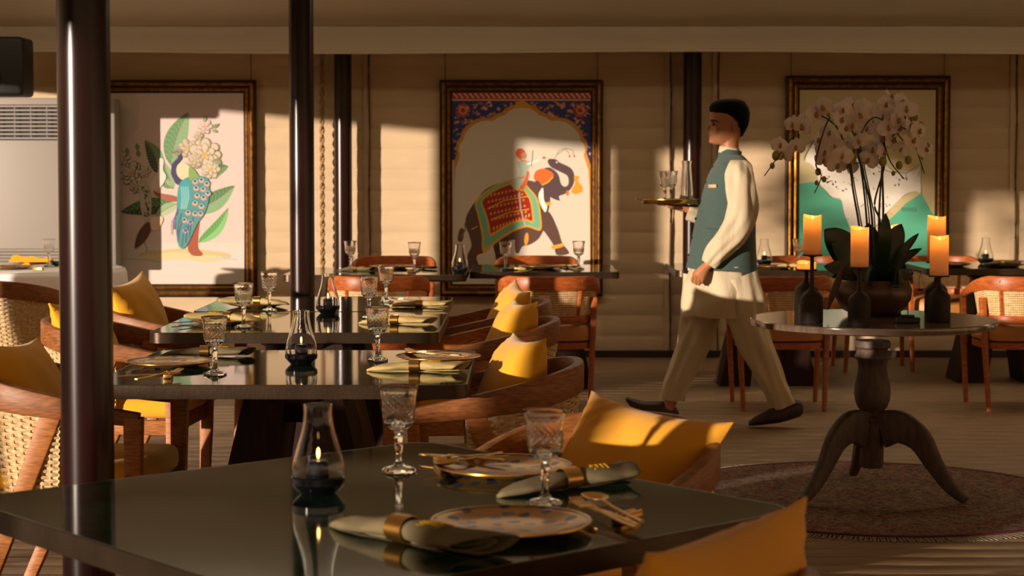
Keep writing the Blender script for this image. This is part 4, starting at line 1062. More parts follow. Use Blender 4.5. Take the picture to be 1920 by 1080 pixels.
# ------------------------------------------------------------------ rug and round orchid table
rc = P(1637, 597, z=TZ); RXc, RYc = rc.x, rc.y
def rugmat():
    m = bpy.data.materials.new('persian_rug'); m.use_nodes = True; N = m.node_tree.nodes; L = m.node_tree.links; b = N['Principled BSDF']; b.inputs['Roughness'].default_value = 1
    t = N.new('ShaderNodeTexCoord'); ln = N.new('ShaderNodeVectorMath'); ln.operation = 'LENGTH'; L.new(t.outputs['Object'], ln.inputs[0])
    v = N.new('ShaderNodeTexVoronoi'); v.inputs['Scale'].default_value = 26; L.new(t.outputs['Object'], v.inputs[0])
    w2 = N.new('ShaderNodeTexNoise'); w2.inputs['Scale'].default_value = 30; L.new(t.outputs['Object'], w2.inputs[0])
    r1 = N.new('ShaderNodeValToRGB'); r1.color_ramp.interpolation = 'CONSTANT'; L.new(w2.outputs[0], r1.inputs[0]); E = r1.color_ramp.elements
    E[0].color = lin('0C0E1C'); E[1].position = .43; E[1].color = lin('6B1F1C'); x = E.new(.49); x.color = lin('A08860'); x = E.new(.55); x.color = lin('2A2A3E'); x = E.new(.6); x.color = lin('8A3A28')
    r2 = N.new('ShaderNodeValToRGB'); r2.color_ramp.interpolation = 'CONSTANT'; L.new(v.outputs['Distance'], r2.inputs[0]); E = r2.color_ramp.elements
    E[0].color = lin('B09A70'); E[1].position = .16; E[1].color = lin('7A241E'); x = E.new(.34); x.color = lin('1C1E34'); x = E.new(.5); x.color = lin('7A6848')
    mx = N.new('ShaderNodeMix'); mx.data_type = 'RGBA'; mx.inputs['Factor'].default_value = .55; L.new(r1.outputs[0], mx.inputs['A']); L.new(r2.outputs[0], mx.inputs['B'])
    r3 = N.new('ShaderNodeValToRGB'); r3.color_ramp.interpolation = 'CONSTANT'; L.new(ln.outputs['Value'], r3.inputs[0]); E = r3.color_ramp.elements
    E[0].color = lin('6A1E18'); E[1].position = .16; E[1].color = lin('8A7452')
    for p, c in ((.36, '5A1A16'), (.50, '7A6446'), (.60, '847050'), (.655, '3A3A50'), (.675, '7A2A26'), (.80, '5A1214')): x = E.new(p); x.color = lin(c)
    m2 = N.new('ShaderNodeMix'); m2.data_type = 'RGBA'; m2.blend_type = 'MIX'; m2.inputs['Factor'].default_value = .18; L.new(mx.outputs['Result'], m2.inputs['A']); L.new(r3.outputs[0], m2.inputs['B'])
    L.new(m2.outputs['Result'], b.inputs['Base Color']); return m
RR = .90
rug = empty('round_rug', (RXc, RYc, 0), 0, 'round red and navy patterned rug with cream fringe under the pedestal table', 'rug')
M().lathe([(0.001, .012), (RR-.03, .012), (RR-.03, .001)], 96).build('pile', rugmat(), rug)
M().lathe([(RR-.03, .001), (RR-.03, .0135), (RR-.012, .0135), (RR-.01, .001)], 96).build('border', mat('red_border', '4E0E12', .95), rug)
fm = M(); rn = random.Random(3)
for i in range(700):
    a = 2*PI*i/700; r0, r1_ = RR-.012, RR+.05+rn.uniform(-.008, .01); a1 = a+rn.uniform(-.012, .012)
    fm.sweep([(r0*cos(a), r0*sin(a), .006), (r1_*cos(a1), r1_*sin(a1), .003)], rect(.004, .003))
fm.build('fringe', mat('cream_fringe', '8E8270', .95), rug, smooth=0)['kind'] = 'stuff'
ot = empty('pedestal_table', (RXc, RYc, 0), 0, 'round grey wood pedestal table on a turned column with three feet', 'table')
rr_ = P(1866, 597, z=TZ).x-RXc
M().lathe([(0.001, TZ-.03), (rr_-.02, TZ-.032), (rr_-.003, TZ-.027), (rr_, TZ-.018), (rr_-.001, TZ-.004), (rr_-.005, TZ), (.001, TZ)], 96).build('round_top', mat('grey_polished_wood', '7A6556', .13, col2='5C4A3E', vscale=6, stretch=(1, 8, 1), spec=.7), ot, smooth=30)
dd = RYc
def Z(py): return P(1637, py, Y=RYc).z
def Rm(px): return px/F*RYc
pr = [(638, 31), (642, 33), (650, 33), (654, 28), (658, 30), (664, 32), (668, 34), (672, 33), (676, 28), (690, 27), (705, 29), (722, 33), (738, 34), (752, 32), (764, 27), (771, 19), (776, 18), (781, 25), (786, 27), (790, 24), (794, 22), (870, 22), (876, 19)]
M().lathe([(Rm(r), Z(y)) for y, r in pr][::-1], 40, caps=True).build('column', GREYW, ot, smooth=50)
for k, a0 in enumerate((-142, -38, 90)):
    a0 = math.radians(a0); pts = [(.05, .30), (.13, .315), (.22, .27), (.29, .17), (.36, .085), (.43, .034)]
    sp_ = spline([(x*cos(a0), x*sin(a0), z) for x, z in pts], 20)
    M().sweep(sp_, lambda q: rrect(.05-.012*q, interp([(0, .16), (.25, .13), (.6, .075), (1, .035)], q), .012)).build('foot', GREYW, ot, smooth=50)
# bowl with orchids
zb = ZS
bq = P(1637, 590, z=zb)
ob = empty('orchid_arrangement', (bq.x, bq.y, zb), 0, 'white orchids with dark green leaves in a brown bowl on the round table', 'plant')
def lo(px, py, dy=0):
    q = P(px, py, Y=bq.y+dy); return Vector((q.x-bq.x, dy, q.z-zb))
Rb = 72/F*bq.y
M().lathe([(.03, .0), (Rb*.55, .0), (Rb*.8, .025), (Rb*.97, .07), (Rb, .11), (Rb*.93, .148), (Rb*.9, .155), (Rb*.88, .15), (Rb*.9, .11), (Rb*.7, .05), (.03, .03)], 56, caps=True).build('bowl', CLAY, ob, smooth=60)
M().lathe([(.001, .135), (Rb*.6, .14), (Rb*.89, .13)], 32, fn=lambda a, z: 1+.03*sin(9*a)).build('soil', mat('bark_chips', '1E150D', 1, bump=1, bscale=60), ob)
rn = random.Random(8)
leafs = [((1635, 530), (1560, 455), .06, -.02), ((1630, 525), (1545, 430), .075, .03), ((1640, 520), (1628, 418), .055, .05), ((1650, 520), (1660, 400), .03, -.04), ((1655, 520), (1690, 420), .05, .0), ((1660, 520), (1722, 438), .02, -.02), ((1660, 525), (1728, 466), .022, .03), ((1640, 530), (1545, 500), .045, -.05), ((1640, 535), (1712, 512), .03, -.08), ((1630, 530), (1560, 520), .03, .08), ((1650, 520), (1700, 460), .03, .12), ((1645, 525), (1610, 440), .06, .1), ((1640, 535), (1600, 505), .04, -.12), ((1650, 535), (1700, 500), .05, .05), ((1655, 530), (1690, 520), .04, -.12)]
for (a, b2, wd, dy) in leafs:
    p0 = lo(*a, 0); p1 = lo(*b2, dy*1.5); mid = (p0+p1)/2+Vector((0, dy, .02)); pts = spline([p0, mid, p1], 12)
    m = M(); R = []
    for i, p in enumerate(pts):
        q = i/12; t_ = (pts[min(i+1, 12)]-pts[max(i-1, 0)]).normalized(); s_ = t_.cross(Vector((0, -1, .2))).normalized(); nn = s_.cross(t_)
        w1 = wd*(sin(PI*min(1, .12+q*.92)))**.6 if q < 1 else .002
        R.append([tuple(p+s_*(-w1)+nn*.006), tuple(p-nn*.004), tuple(p+s_*w1+nn*.006), tuple(p+nn*.001)])
    m.rings(R); m.build('leaf', LEAFM, ob, smooth=60)
stems = [[(1622, 520), (1612, 430), (1600, 360), (1592, 310), (1570, 240), (1520, 215), (1480, 265), (1433, 330)],
         [(1632, 520), (1624, 400), (1615, 320), (1600, 250), (1560, 215), (1530, 300), (1540, 330), (1527, 362)],
         [(1640, 520), (1634, 400), (1620, 330), (1608, 270), (1640, 220), (1690, 260), (1700, 300)],
         [(1644, 520), (1650, 420), (1640, 380), (1660, 300), (1650, 240), (1668, 300), (1695, 335)],
         [(1652, 520), (1656, 400), (1655, 320), (1662, 240), (1690, 210), (1715, 270), (1733, 325)],
         [(1650, 520), (1648, 420), (1652, 340), (1660, 280), (1690, 240), (1710, 260), (1730, 300)]]
for i, s_ in enumerate(stems):
    pts = spline([lo(x, y, .03*sin(i*2)*(k/7)) for k, (x, y) in enumerate(s_)], 46)
    M().tube(pts, lambda q: .0055-.003*q, 6).build('stem', STEMM, ob, smooth=60)
    if i in (0, 1, 2): M().tube([lo(s_[0][0]+6, s_[0][1], .02), lo(s_[1][0]+5, s_[1][1], .02), lo(s_[2][0]+4, s_[2][1], .02), lo(s_[3][0]+2, s_[3][1]-10, .02)], .003, 6).build('support_stick', STEMM, ob)
M().tube([lo(1600, 306, -.01), lo(1655, 304, -.01)], .0018, 5).build('tie', STEMM, ob)
# blossoms
def blossom():
    m = M()
    def petal(a, L_, w_, lift=.15, tw=0):
        n = 7; vs = []; fs = []
        for i in range(n+1):
            q = i/n; ww = w_*(sin(PI*min(.985, .06+q*.93)))**.75
            for k in (-1, -.5, 0, .5, 1):
                x = L_*q; y = ww*k; z = -lift*L_*q*q*.6-abs(k)**2*ww*.22+.003*sin(q*7)*abs(k)+tw*y
                vs.append((x*cos(a)-y*sin(a), -(.002+z)*-1-.0, x*sin(a)+y*cos(a)))
        for i in range(n):
            for k in range(4): a_ = i*5+k; fs.append((a_, a_+1, a_+6, a_+5))
        m.add([(x, -y_, z) for x, y_, z in vs], fs)
    petal(math.radians(8), .040, .026, tw=.1); petal(math.radians(172), .040, .026, tw=-.1)
    petal(math.radians(90), .038, .015); petal(math.radians(218), .036, .014); petal(math.radians(322), .036, .014)
    return m
bl = blossom(); lipm = M().ball((0, -.008, -.006), (.0065, .010, .009), 8, 6).ball((0, -.012, .004), (.004, .006, .004), 8, 5)
B0 = None
flw = [(1487, 233), (1493, 275), (1508, 238), (1527, 215), (1553, 212), (1545, 200), (1580, 205), (1572, 215), (1596, 198), (1538, 262), (1552, 250), (1583, 240), (1575, 225), (1600, 235), (1568, 275), (1590, 270), (1580, 292), (1548, 285), (1545, 300), (1615, 215), (1632, 208), (1612, 265), (1625, 240), (1640, 225), (1600, 282), (1660, 195), (1668, 182), (1690, 190), (1675, 215), (1700, 205), (1655, 220), (1665, 240), (1650, 262), (1690, 240), (1682, 225), (1705, 235), (1638, 280), (1628, 300), (1672, 262), (1690, 280), (1712, 262), (1722, 245), (1735, 280), (1470, 290), (1462, 272), (1655, 285), (1568, 310), (1590, 310), (1618, 290), (1512, 222), (1618, 200), (1706, 222)]
rn = random.Random(21)
for i, (x, y) in enumerate(flw):
    dy = rn.uniform(-.13, .1)
    if B0 is None:
        B0 = bl.build('blossom', PETAL, ob, smooth=80); lp = lipm.build('lip', LIPM, B0); o = B0
    else:
        o = B0.copy(); COL.objects.link(o); c_ = lp.copy(); COL.objects.link(c_); c_.parent = o
    o.location = lo(x, y, dy); o.rotation_euler = (rn.uniform(-.35, .15), rn.uniform(-.35, .35), rn.uniform(-.9, .9)+(x-1600)*.004)
    s_ = rn.uniform(1.02, 1.32); o.scale = (s_,)*3
for i, (x, y, r) in enumerate([(1455, 292, 8), (1448, 311, 5), (1534, 322, 6), (1545, 336, 5), (1531, 343, 4), (1627, 300, 5), (1655, 303, 8), (1686, 310, 7), (1675, 325, 4), (1703, 300, 7), (1738, 275, 7), (1727, 235, 6), (1716, 220, 6), (1600, 297, 6)]):
    M().ball((0, 0, 0), (r/440*1.0, r/440, r/440*1.25), 10, 8).build('bud', BUDM, ob, loc=lo(x, y, rn.uniform(-.04, .04)))
# dried pod hanging over the bowl rim
M().sweep(spline([lo(1582, 500, -.13), lo(1570, 530, -.15), lo(1558, 560, -.17), lo(1552, 580, -.19)], 12), lambda q: circ(.004+.012*sin(PI*min(1, q+.05))**1, 8)).build('seed_pod', mat('dry_pod', '4A2A18', .6), ob)

# ------------------------------------------------------------------ candles on holders
def candle_set(px, pyt, pyb, pyh, wpx, Yoff, lab, hl, hb=True):
    """flameless candle: px centre, top, bottom; holder foot at pyh"""
    if pyh: q = P(px, pyh, z=ZS); Y = q.y
    else: Y = RYc+Yoff; q = P(px, 600, Y=Y)
    zt_, zb_ = P(px, pyt, Y=Y).z, P(px, pyb, Y=Y).z; x = P(px, (pyt+pyb)/2, Y=Y).x; r = wpx/2/F*Y; h = zt_-zb_
    hd = empty('candle_holder', (x, Y, ZS), 0, hl, 'candle holder', 'dark candle holders on the round table')
    H0 = zb_-ZS
    M().lathe([(r*1.2, 0), (r*1.25, .004), (r*1.25, .10), (r*1.2, .11), (r*.9, .125), (r*.35, .14), (.009, .15), (.008, H0-.012), (r*.5, H0-.008), (r*1.12, H0-.006), (r*1.12, H0-.001), (r*1.0, H0-.001)], 28, caps=True).build('stand', mat('dark_iron', '33281E', .6, .3, col2='1E1610', vscale=18, bump=.2, bscale=50), hd, smooth=40)
    c = empty('candle', (x, Y, zb_), 0, lab, 'candle', 'flameless pillar candles on the round table')
    def top(a, z): return 1
    n = 28; R = []
    for rr, zz, q_ in ((r*.98, 0, 0), (r, .004, 0), (r, h*.5, 0), (r, h-.004, 1), (r*.985, h, 1)):
        R.append([(rr*cos(2*PI*j/n), rr*sin(2*PI*j/n), zz+q_*(.004*sin(2*PI*j/n*2+px)-.011*max(0, -sin(2*PI*j/n)))) for j in range(n)])
    wp = M().rings(R, caps=False); wp.f.append(tuple(range(n))[::-1]); wp.build('wax_pillar', WAX, c, smooth=50)
    M().rings([[(r*.98*cos(2*PI*j/n), r*.98*sin(2*PI*j/n), h*.10) for j in range(n)], [(.003*cos(2*PI*j/n), .003*sin(2*PI*j/n), h*.095) for j in range(n)]], caps=False).build('wax_well', WAX, c)
    M().ball((0, 0, h-.012), (.003, .003, .009), 8, 6).build('flame', emis('led_flame', 'FFB347', 12), c)
    ld = bpy.data.lights.new('candle_light', 'POINT'); ld.energy = .3; ld.color = (1, .42, .10); ld.shadow_soft_size = .006
    lo_ = bpy.data.objects.new('candle_light', ld); COL.objects.link(lo_); lo_.parent = c; lo_.location = (0, 0, h-.02)
candle_set(1523, 403, 477, 606, 34, 0, 'flameless candle at the left front of the round table', 'dark candle holder at the left front of the round table')
candle_set(1612, 425, 500, 611, 34, 0, 'flameless candle in the middle front of the round table', 'dark candle holder in the middle front of the round table')
candle_set(1761, 442, 516, 603, 35, 0, 'lower flameless candle at the right of the round table', 'front dark candle holder at the right of the round table')
candle_set(1756, 405, 490, None, 34, .27, 'taller flameless candle behind the right one, rising above it', 'rear dark candle holder at the right, behind another')
candle_set(1672, 422, 490, None, 30, .36, 'flameless candle behind the orchid leaves, only its edge showing', 'dark candle holder behind the orchid bowl')
candle_set(1512, 490, 505, None, 36, .25, 'short white candle behind the left front candle', 'low candle holder behind the left front one')
IRON = mat('blackened_metal', '2A1E14', .4, .6)
bs = P(1702, 606, z=ZS)
bo = empty('balance_scale', (bs.x, bs.y, ZS), 0, 'tiny dark balance scale ornament right of the orchid bowl', 'ornament')
u = bs.y/F
M().box((-22*u, -.02, 0), (22*u, .02, 11*u), r=.004).box((-12*u, -.014, 11*u), (12*u, .014, 16*u), r=.003).build('foot', BLACKP, bo)
M().tube([(0, 0, 14*u), (0, 0, 100*u)], .0022, 8).build('column', IRON, bo)
M().tube([(-24*u, 0, 104*u), (0, 0, 101*u), (24*u, 0, 98*u)], .002, 8).build('beam', IRON, bo)
for s_ in (-1, 1):
    zt_ = (104 if s_ < 0 else 98)*u; pn = M().lathe([(.0, -.006), (.012, -.003), (.017, .002), (.0165, .003), (0, -.004)], 20, T(s_*23*u, 0, zt_-35*u)).build('pan', IRON, bo)
    for k in range(3): M().tube([(s_*23*u, 0, zt_), (s_*23*u+.0165*cos(k*2.1), .0165*sin(k*2.1), zt_-35*u+.003)], .0007, 4).build('chain', IRON, pn)
# ------------------------------------------------------------------ the waiter
MG = P(1370, 797, z=0); MY = MG.y
man = empty('person', (MG.x, MY, 0), 0, 'waiter in green waistcoat and cream kurta walking left, holding a tray', 'person')
def mp(px, py, dy=0):
    q = P(px, py, Y=MY+dy); return Vector((q.x-MG.x, dy, q.z))
U = MY/F   # metres per pixel at the man
def loft(rings, n=28, name=None, m_=None, fold=0, seed=0, caps=True, mm=None, pw=1.0):
    """rings: (cx_px, cy_px, dy, half-width px along the image, half depth m, tilt)"""
    mm = mm or M(); R = []; rn = random.Random(seed); ph = [rn.uniform(0, 6) for _ in range(4)]
    pts = [mp(r[0], r[1], r[2]) for r in rings]
    N_ = (len(rings)-1)*5; 
    P_ = spline(pts, N_)
    for i in range(N_+1):
        q = i/5; hw = interp([(k, r[3]*U) for k, r in enumerate(rings)], q); hd = interp([(k, r[4]) for k, r in enumerate(rings)], q)
        t_ = (P_[min(i+1, N_)]-P_[max(i-1, 0)]).normalized()
        if len(rings[0]) > 5:
            a = interp([(k, r[5]) for k, r in enumerate(rings)], q); ax = Vector((cos(a), 0, sin(a)))
        else: ax = Vector((0, 1, 0)).cross(t_).normalized()
        ay = Vector((0, 1, 0))
        lp = []
        for j in range(n):
            b_ = 2*PI*j/n; f_ = 1+fold*(sin(5*b_+ph[0]+q*.7)*.5+sin(9*b_+ph[1]-q*1.1)*.35+sin(3*b_+q*2.3+ph[2])*.4)
            c_, s_ = cos(b_), sin(b_)
            c_ = math.copysign(abs(c_)**pw, c_); s_ = math.copysign(abs(s_)**pw, s_)
            lp.append(tuple(P_[i]+ax*(hw*f_*c_)+ay*(hd*f_*s_)))
        R.append(lp)
    mm.rings(R, caps=caps)
    if name: return mm.build(name, m_, man, smooth=75)
    return mm
# body: one continuous skin surface (head, neck, torso, arms, hands, legs)
B = M()
# head slices: y, front x, back x, half width (m)
hs = [(188, 1352, 1383, .030), (191, 1344, 1390, .052), (196, 1338, 1396, .064), (203, 1334, 1400, .071), (211, 1331.5, 1402, .075), (219, 1331, 1402.5, .076), (226, 1330, 1402, .0755), (231, 1331.5, 1401.5, .074), (236, 1332.5, 1400, .073), (241, 1331.5, 1398, .071), (247, 1330.5, 1395, .068), (253, 1330, 1391, .064), (259, 1330.5, 1387, .058), (264, 1331, 1383, .052), (268, 1333, 1376, .043), (271, 1338, 1368, .030)]
R = []
for y, xf, xb, hwid in hs:
    a = mp(xf, y); b2 = mp(xb, y); cx = (a.x+b2.x)/2; rx = (b2.x-a.x)/2; R.append([(cx+rx*math.copysign(abs(cos(t))**.92, cos(t)), hwid*math.copysign(abs(sin(t))**.8, sin(t))*(1-.22*max(0, -cos(t))**2), a.z) for t in [2*PI*j/36 for j in range(36)]])
B.rings(R)
# nose, lips, chin, brow
def blob(px, py, dy, rx, ry, rz): c = mp(px, py, dy); B.ball((c.x, c.y, c.z), (rx, ry, rz), 12, 8)
nz = [mp(1334, 230), mp(1329.5, 236), mp(1326.5, 241.5), mp(1328, 244.5)]
B.tube(nz, lambda q: .0075+.0050*q, 10); blob(1327.5, 242.5, 0, .009, .010, .0075); blob(1330, 244, .011, .008, .006, .006); blob(1330, 244, -.011, .008, .006, .006)
blob(1331.5, 252.5, 0, .0085, .022, .0045); blob(1331.5, 256.8, 0, .0085, .019, .005); blob(1333, 265, 0, .013, .018, .012); blob(1334, 227.5, -.028, .008, .02, .005); blob(1334, 227.5, .028, .008, .02, .005)
blob(1345, 245, -.05, .018, .014, .016); blob(1345, 245, .05, .018, .014, .016)
# neck and torso
loft([(1370, 252, 0, 17, .055), (1368, 272, 0, 17, .056), (1370, 288, 0, 17, .056), (1372, 300, 0, 18, .08), (1374, 320, 0, 26, .15), (1370, 350, 0, 34, .16), (1366, 400, 0, 40, .15), (1364, 450, 0, 40, .15), (1362, 500, 0, 38, .15), (1362, 530, 0, 34, .14)], mm=B)
# legs
loft([(1355, 505, .08, 26, .075), (1322, 600, .09, 20, .06), (1302, 640, .09, 20, .06), (1275, 700, .09, 17, .05), (1258, 752, .09, 12, .036), (1252, 768, .09, 11, .035)], mm=B, n=20)
loft([(1373, 505, -.08, 26, .075), (1402, 600, -.09, 20, .06), (1418, 645, -.09, 20, .06), (1445, 700, -.09, 17, .05), (1470, 755, -.09, 12, .036), (1478, 772, -.09, 11, .034)], mm=B, n=20)
# arms; left (near) hangs forward, right (far) bent to carry the tray
loft([(1385, 318, -.17, 17, .05), (1392, 360, -.205, 15, .045), (1392, 408, -.215, 13, .04), (1362, 450, -.21, 12, .037), (1335, 488, -.205, 9, .026), (1322, 502, -.205, 8, .021)], mm=B, n=18)
loft([(1372, 318, .17, 17, .05), (1370, 370, .21, 14, .045), (1352, 408, .20, 13, .04), (1315, 400, .16, 11, .034), (1288, 391, .13, 8, .026), (1276, 389, .12, 7.5, .024)], mm=B, n=18)
# left hand: relaxed, fingers down and slightly curled
def chain(pts, r0, r1): B.tube(spline([mp(*p) for p in pts], 8), lambda q: r0+(r1-r0)*q, 9); e_ = mp(*pts[-1]); B.ball(tuple(e_), r1*1.02, 9, 6)
loft([(1324, 499, -.205, 8, .022), (1318, 507, -.207, 10.5, .020), (1312, 517, -.21, 12, .017), (1309, 521, -.21, 11, .014)], mm=B, n=16)
for (x0, x1, x2, y2, dy) in ((1302, 1297, 1299, 529, -.222), (1307, 1303, 1305, 533, -.221), (1313, 1310, 1311, 534, -.219), (1319, 1317, 1317, 530, -.217)):
    chain([(x0+2, 515, -.212), (x1, 522.5, dy), (x2, y2, dy+.012)], .0095, .0078)
chain([(1311, 506, -.20), (1302, 511, -.192), (1300, 519, -.190)], .0115, .0085)
# right hand: palm up below the tray, fingers spread under it
loft([(1280, 389, .125, 7, .022), (1270, 387.5, .11, 7, .036), (1259, 386, .10, 6, .042), (1253, 385.5, .095, 5, .042)], mm=B, n=16)
for (dx, dy, ex) in ((0, .135, 1237), (0, .11, 1233), (0, .085, 1233), (0, .062, 1238)):
    chain([(1258, 386, dy), (1246, 384.3, dy-.003), (ex, 382.6, dy-.012)], .0095, .0075)
chain([(1268, 388, .075), (1259, 388.5, .045), (1250, 385.5, .035)], .0115, .0085)
raw = B.build('raw_body', SKIN, None)
rm = raw.modifiers.new('r', 'REMESH'); rm.mode = 'VOXEL'; rm.voxel_size = .0052; rm.use_smooth_shade = True
sm_ = raw.modifiers.new('s', 'SMOOTH'); sm_.factor = .5; sm_.iterations = 3
bpy.context.view_layer.update()
dg = bpy.context.evaluated_depsgraph_get()
me = bpy.data.meshes.new_from_object(raw.evaluated_get(dg)); bpy.data.objects.remove(raw)
for p in me.polygons: p.use_smooth = True
me.materials.clear(); me.materials.append(SKIN)
bo_ = bpy.data.objects.new('body', me); COL.objects.link(bo_); bo_.parent = man
# ears, eyes, brows, mouth, hair
for s_ in (-1, 1):
    c = mp(1377.5, 237, .073*s_)
    m = M(); R = []
    for k in range(2):
        R.append([(c.x+(.017-.002*k)*cos(a)*(1-.25*(sin(a) < 0))+.004*sin(a), c.y+s_*(.002+.010*k-.007*max(0, -cos(a))), c.z+(.032-.003*k)*sin(a)) for a in [2*PI*j/20 for j in range(20)]])
    R.append([(c.x+.010*cos(a)*(1-.25*(sin(a) < 0))+.004*sin(a), c.y+s_*(.006-.006*max(0, -cos(a))), c.z+.021*sin(a)) for a in [2*PI*j/20 for j in range(20)]])
    m.rings(R); e_ = m.build('ear', SKIN, man, smooth=70)
    q = mp(1338, 233.5, .033*s_)
    M().ball(tuple(q), (.0085, .014, .006), 12, 8).build('eye', mat('eye_dark', '1A100A', .25), man)
    M().tube(spline([mp(1332.5, 227.5, .018*s_), mp(1333, 225, .032*s_), mp(1341, 226.5, .052*s_), mp(1348, 229, .061*s_)], 12), lambda q: .0042-.0022*q, 6).build('eyebrow', HAIRM, man)
M().tube(spline([mp(1329.8, 254.7, 0), mp(1332, 254.5, -.018), mp(1338.5, 252.5, -.033), mp(1343, 251, -.043)], 8)[::-1]+spline([mp(1329.8, 254.7, 0), mp(1332, 254.5, .018), mp(1338.5, 252.5, .033)], 6)[1:], .0026, 6).build('mouth', mat('lip_line', '4A2018', .6), man)
hr = [(185.5, 1358, 1382, .030), (187.5, 1345, 1390, .052), (191, 1337, 1396, .066), (196, 1332, 1400, .0735), (202, 1330, 1403, .0775), (208, 1330.5, 1405, .0795), (212, 1334, 1405.5, .080), (216, 1343, 1405.5, .080), (220, 1352, 1405.5, .0795), (225, 1360, 1405, .079), (231, 1366, 1403.5, .0775), (237, 1374, 1401.5, .0755), (243, 1382, 1398.5, .070), (250, 1386, 1394.5, .058), (256, 1387, 1391, .045)]
R = []; rn = random.Random(6)
for i, (y, xf, xb, hwid) in enumerate(hr):
    a = mp(xf, y); b2 = mp(xb, y); cx = (a.x+b2.x)/2; rx = (b2.x-a.x)/2
    R.append([(cx+rx*cos(t)*(1+rn.uniform(-.018, .018)), hwid*math.copysign(abs(sin(t))**.75, sin(t))*(1-.15*max(0, -cos(t))**2)*(1+rn.uniform(-.012, .012)), a.z+rn.uniform(-.001, .001)) for t in [2*PI*j/40 for j in range(40)]])
M().rings(R).build('hair', HAIRM, man, smooth=80)
# waistcoat (side view): front edge and back edge read off the picture; standing collar, armhole, pocket, badge, buttons
vst = [(291, 1349, 1392, .070), (296, 1346, 1397, .105), (303, 1342, 1403, .155), (314, 1336, 1408, .192), (330, 1328, 1411, .200), (350, 1321, 1413, .200), (380, 1313, 1415, .192), (410, 1305, 1416, .186), (440, 1299, 1416, .184), (470, 1293.5, 1417, .186), (492, 1289, 1418, .190), (506, 1287, 1419, .194)]
R = []; 
for i in range(len(vst)*3-2):
    k = i/3; a0 = int(k); g = lambda c: interp([(j, v[c]) for j, v in enumerate(vst)], k)
    y, xf, xb, hd = g(0), g(1), g(2), g(3); a = mp(xf, y); b2 = mp(xb, y); cx = (a.x+b2.x)/2; rx = (b2.x-a.x)/2
    R.append([(cx+rx*math.copysign(abs(cos(t))**.8, cos(t)), hd*math.copysign(abs(sin(t))**.85, sin(t)), a.z-(.012*cos(t) if k > 10 else 0)-.004*sin(5*t)*(k > 9)) for t in [2*PI*j/44 for j in range(44)]])
vs_ = M().rings(R, caps=True).build('waistcoat', VESTM, man, smooth=70)
loft([(1369, 296, 0, 24, .070, -.12), (1369, 288, 0, 22, .066, -.12), (1370, 281, 0, 21, .062, -.14)], name='collar', m_=VESTM)
loft([(1367, 288, 0, 20.5, .061, -.12), (1368, 280, 0, 20, .060, -.14), (1368, 277, 0, 19.5, .059, -.16)], name='shirt_collar', m_=CREAM)
fr_ = [mp(1345.5, 297), mp(1334, 320), mp(1323, 345), mp(1313, 380), mp(1304, 412), mp(1296, 455), mp(1288, 500)]
for k, (x, y) in enumerate(((1337, 313), (1324.5, 342), (1313, 378), (1304.5, 410), (1297.5, 446), (1292, 478))):
    c = mp(x, y, -.012); M().ball(tuple(c+Vector((-.001, 0, 0))), (.006, .008, .008), 10, 6).build('button', mat('dark_button', '22201C', .4), vs_)
c = mp(1336, 349, -.165); M().box((-.024, -.003, -.010), (.024, .003, .010), r=.0015).build('name_badge', mat('badge', 'A8865C', .5), vs_, loc=c).rotation_euler = (0, 0, -.5)
c = mp(1334, 430, -.178); M().box((-.040, -.003, -.006), (.04, .003, .006), r=.002).build('pocket_welt', VESTM, vs_, loc=c).rotation_euler = (0, .12, -.12)
# sleeves
loft([(1386, 300, -.135, 13, .035), (1387, 308, -.165, 20, .055), (1387, 325, -.19, 25, .066), (1388, 350, -.205, 27, .068), (1391, 385, -.215, 27, .068), (1388, 412, -.22, 27, .064), (1372, 440, -.218, 26, .062), (1352, 464, -.212, 22, .055), (1338, 482, -.208, 18, .046), (1328, 496, -.206, 14, .036)], name='sleeve', m_=CREAM, fold=.15, seed=3, n=40)
loft([(1376, 302, .13, 14, .04), (1374, 325, .19, 22, .062), (1372, 370, .215, 22, .06), (1352, 408, .205, 20, .058), (1322, 406, .17, 18, .05), (1300, 400, .145, 17, .045), (1290, 397, .135, 15.5, .04)], name='sleeve', m_=CREAM, fold=.12, seed=5, n=36)
# kurta tail and wide trousers
loft([(1353, 497, 0, 62, .188, 0), (1352, 520, 0, 66, .195, 0), (1352, 545, 0, 70, .20, 0), (1351, 570, 0, 72, .20, 0), (1352, 592, 0, 73, .198, 0)], name='kurta', m_=CREAM, fold=.085, seed=8, n=64)
tl = loft([(1325, 520, .095, 40, .09), (1316, 570, .10, 40, .095), (1311, 605, .10, 36, .095), (1303, 630, .10, 31, .09), (1288, 672, .10, 27, .078), (1272, 712, .10, 25, .068), (1262, 738, .10, 23, .062), (1260, 750, .10, 22, .058)], fold=.14, seed=4, n=44)
tl.build('trouser_leg', CREAM, man, smooth=75)
tl = loft([(1375, 520, -.095, 44, .09), (1390, 570, -.10, 40, .095), (1402, 610, -.10, 34, .09), (1418, 650, -.10, 30, .085), (1436, 690, -.10, 26, .075), (1453, 725, -.10, 23, .066), (1466, 752, -.10, 22, .06), (1470, 762, -.10, 21, .056)], fold=.14, seed=9, n=44)
tl.build('trouser_leg', CREAM, man, smooth=75)
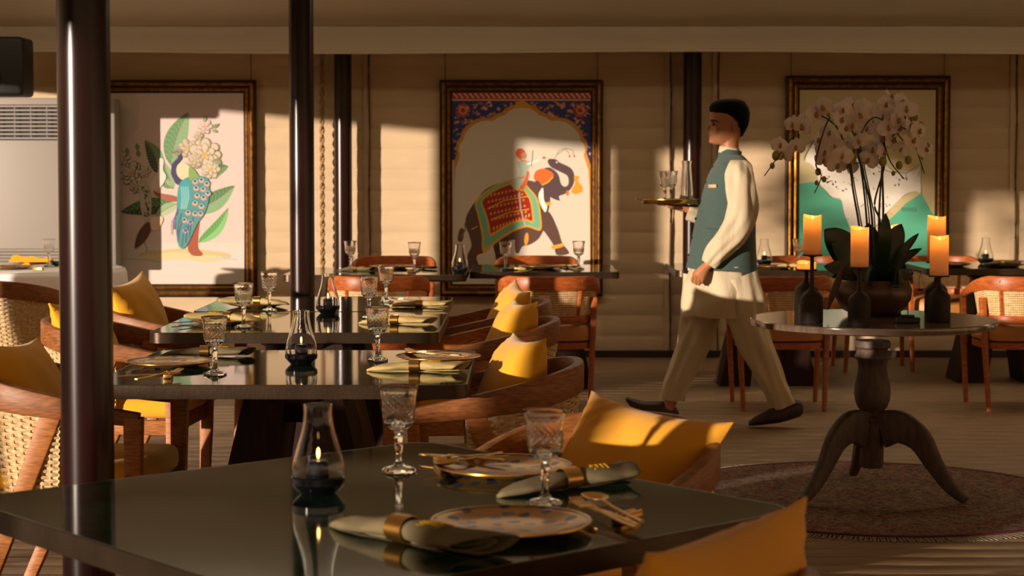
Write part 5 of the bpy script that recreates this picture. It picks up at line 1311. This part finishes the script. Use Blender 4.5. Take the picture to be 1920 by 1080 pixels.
# shoes
def shoe(pts, nm='shoe'):
    m = M(); R = []
    for (x, y, dy, hh, hwid, up) in pts:
        c = mp(x, y, dy)
        R.append([tuple(c+Vector((up*hh*U*sin(a), hwid*cos(a), hh*U*math.copysign(abs(sin(a))**.8, sin(a))))) for a in [2*PI*j/20 for j in range(20)]])
    m.rings(R).build(nm, SHOEM, man, smooth=60)
shoe([(1174, 748, .10, 4, .022, .2), (1184, 755, .10, 8, .038, .2), (1205, 765, .10, 12, .046, .2), (1230, 769, .10, 17, .045, .2), (1250, 774, .10, 22, .042, .1), (1266, 780, .10, 20, .036, 0), (1272, 783, .10, 12, .028, 0)])
shoe([(1404, 794, -.10, 4, .026, 0), (1414, 790, -.10, 8, .04, 0), (1436, 783, -.10, 13, .046, 0), (1462, 775, -.10, 18, .043, 0), (1484, 768, -.10, 19, .04, 0), (1500, 766, -.10, 15, .034, 0), (1505, 766, -.10, 9, .025, 0)])
# ------------------------------------------------------------------ the tray and what is on it
tq = mp(1260, 378, .085)+Vector((MG.x, MY, 0)); rt_ = 58*U
tz = mp(1260, 382.2, .085).z
tr_ = empty('tray', (tq.x, tq.y, tz), 0, 'round gold tray on the waiter\'s right hand', 'tray')
M().lathe([(.001, 0), (rt_*.93, 0), (rt_*.96, .004), (rt_*.985, .022), (rt_*1.02, .024), (rt_*1.02, .027), (rt_*.97, .026), (rt_*.94, .007), (.001, .004)], 64).build('dish', BRASS, tr_, smooth=40)
hm = M()
for s_ in (-1, 1): hm.tube([(s_*rt_*1.0, -.04, .024), (s_*(rt_+.03), -.02, .028), (s_*(rt_+.03), .02, .028), (s_*rt_*1.0, .04, .024)], .003, 6)
hm.build('handle', BRASS, tr_)
for (px, dy, lab) in ((1247, -.03, 'front crystal glass on the gold tray'), (1258, .10, 'rear crystal glass on the gold tray, half hidden')):
    q = P(px, 370, Y=tq.y+dy); make('goblet', goblet, (q.x, tq.y+dy, tz+.0045), .3, lab, 'glass', GG, scale=.98)
def carafe():
    m = M().lathe([(.001, 0), (.036, 0), (.039, .004), (.036, .06), (.030, .14), (.0255, .20), (.0265, .222), (.029, .232), (.0275, .233), (.0245, .222), (.0235, .20), (.028, .14), (.034, .06), (.035, .010), (.001, .008)], 48)
    return m.build('water_carafe', GLASS, smooth=60)
cq_ = P(1287, 370, Y=tq.y-.01); o = carafe(); o.location = (cq_.x, tq.y-.01, tz+.0045); tag(o, 'tall slim glass carafe on the gold tray', 'carafe')
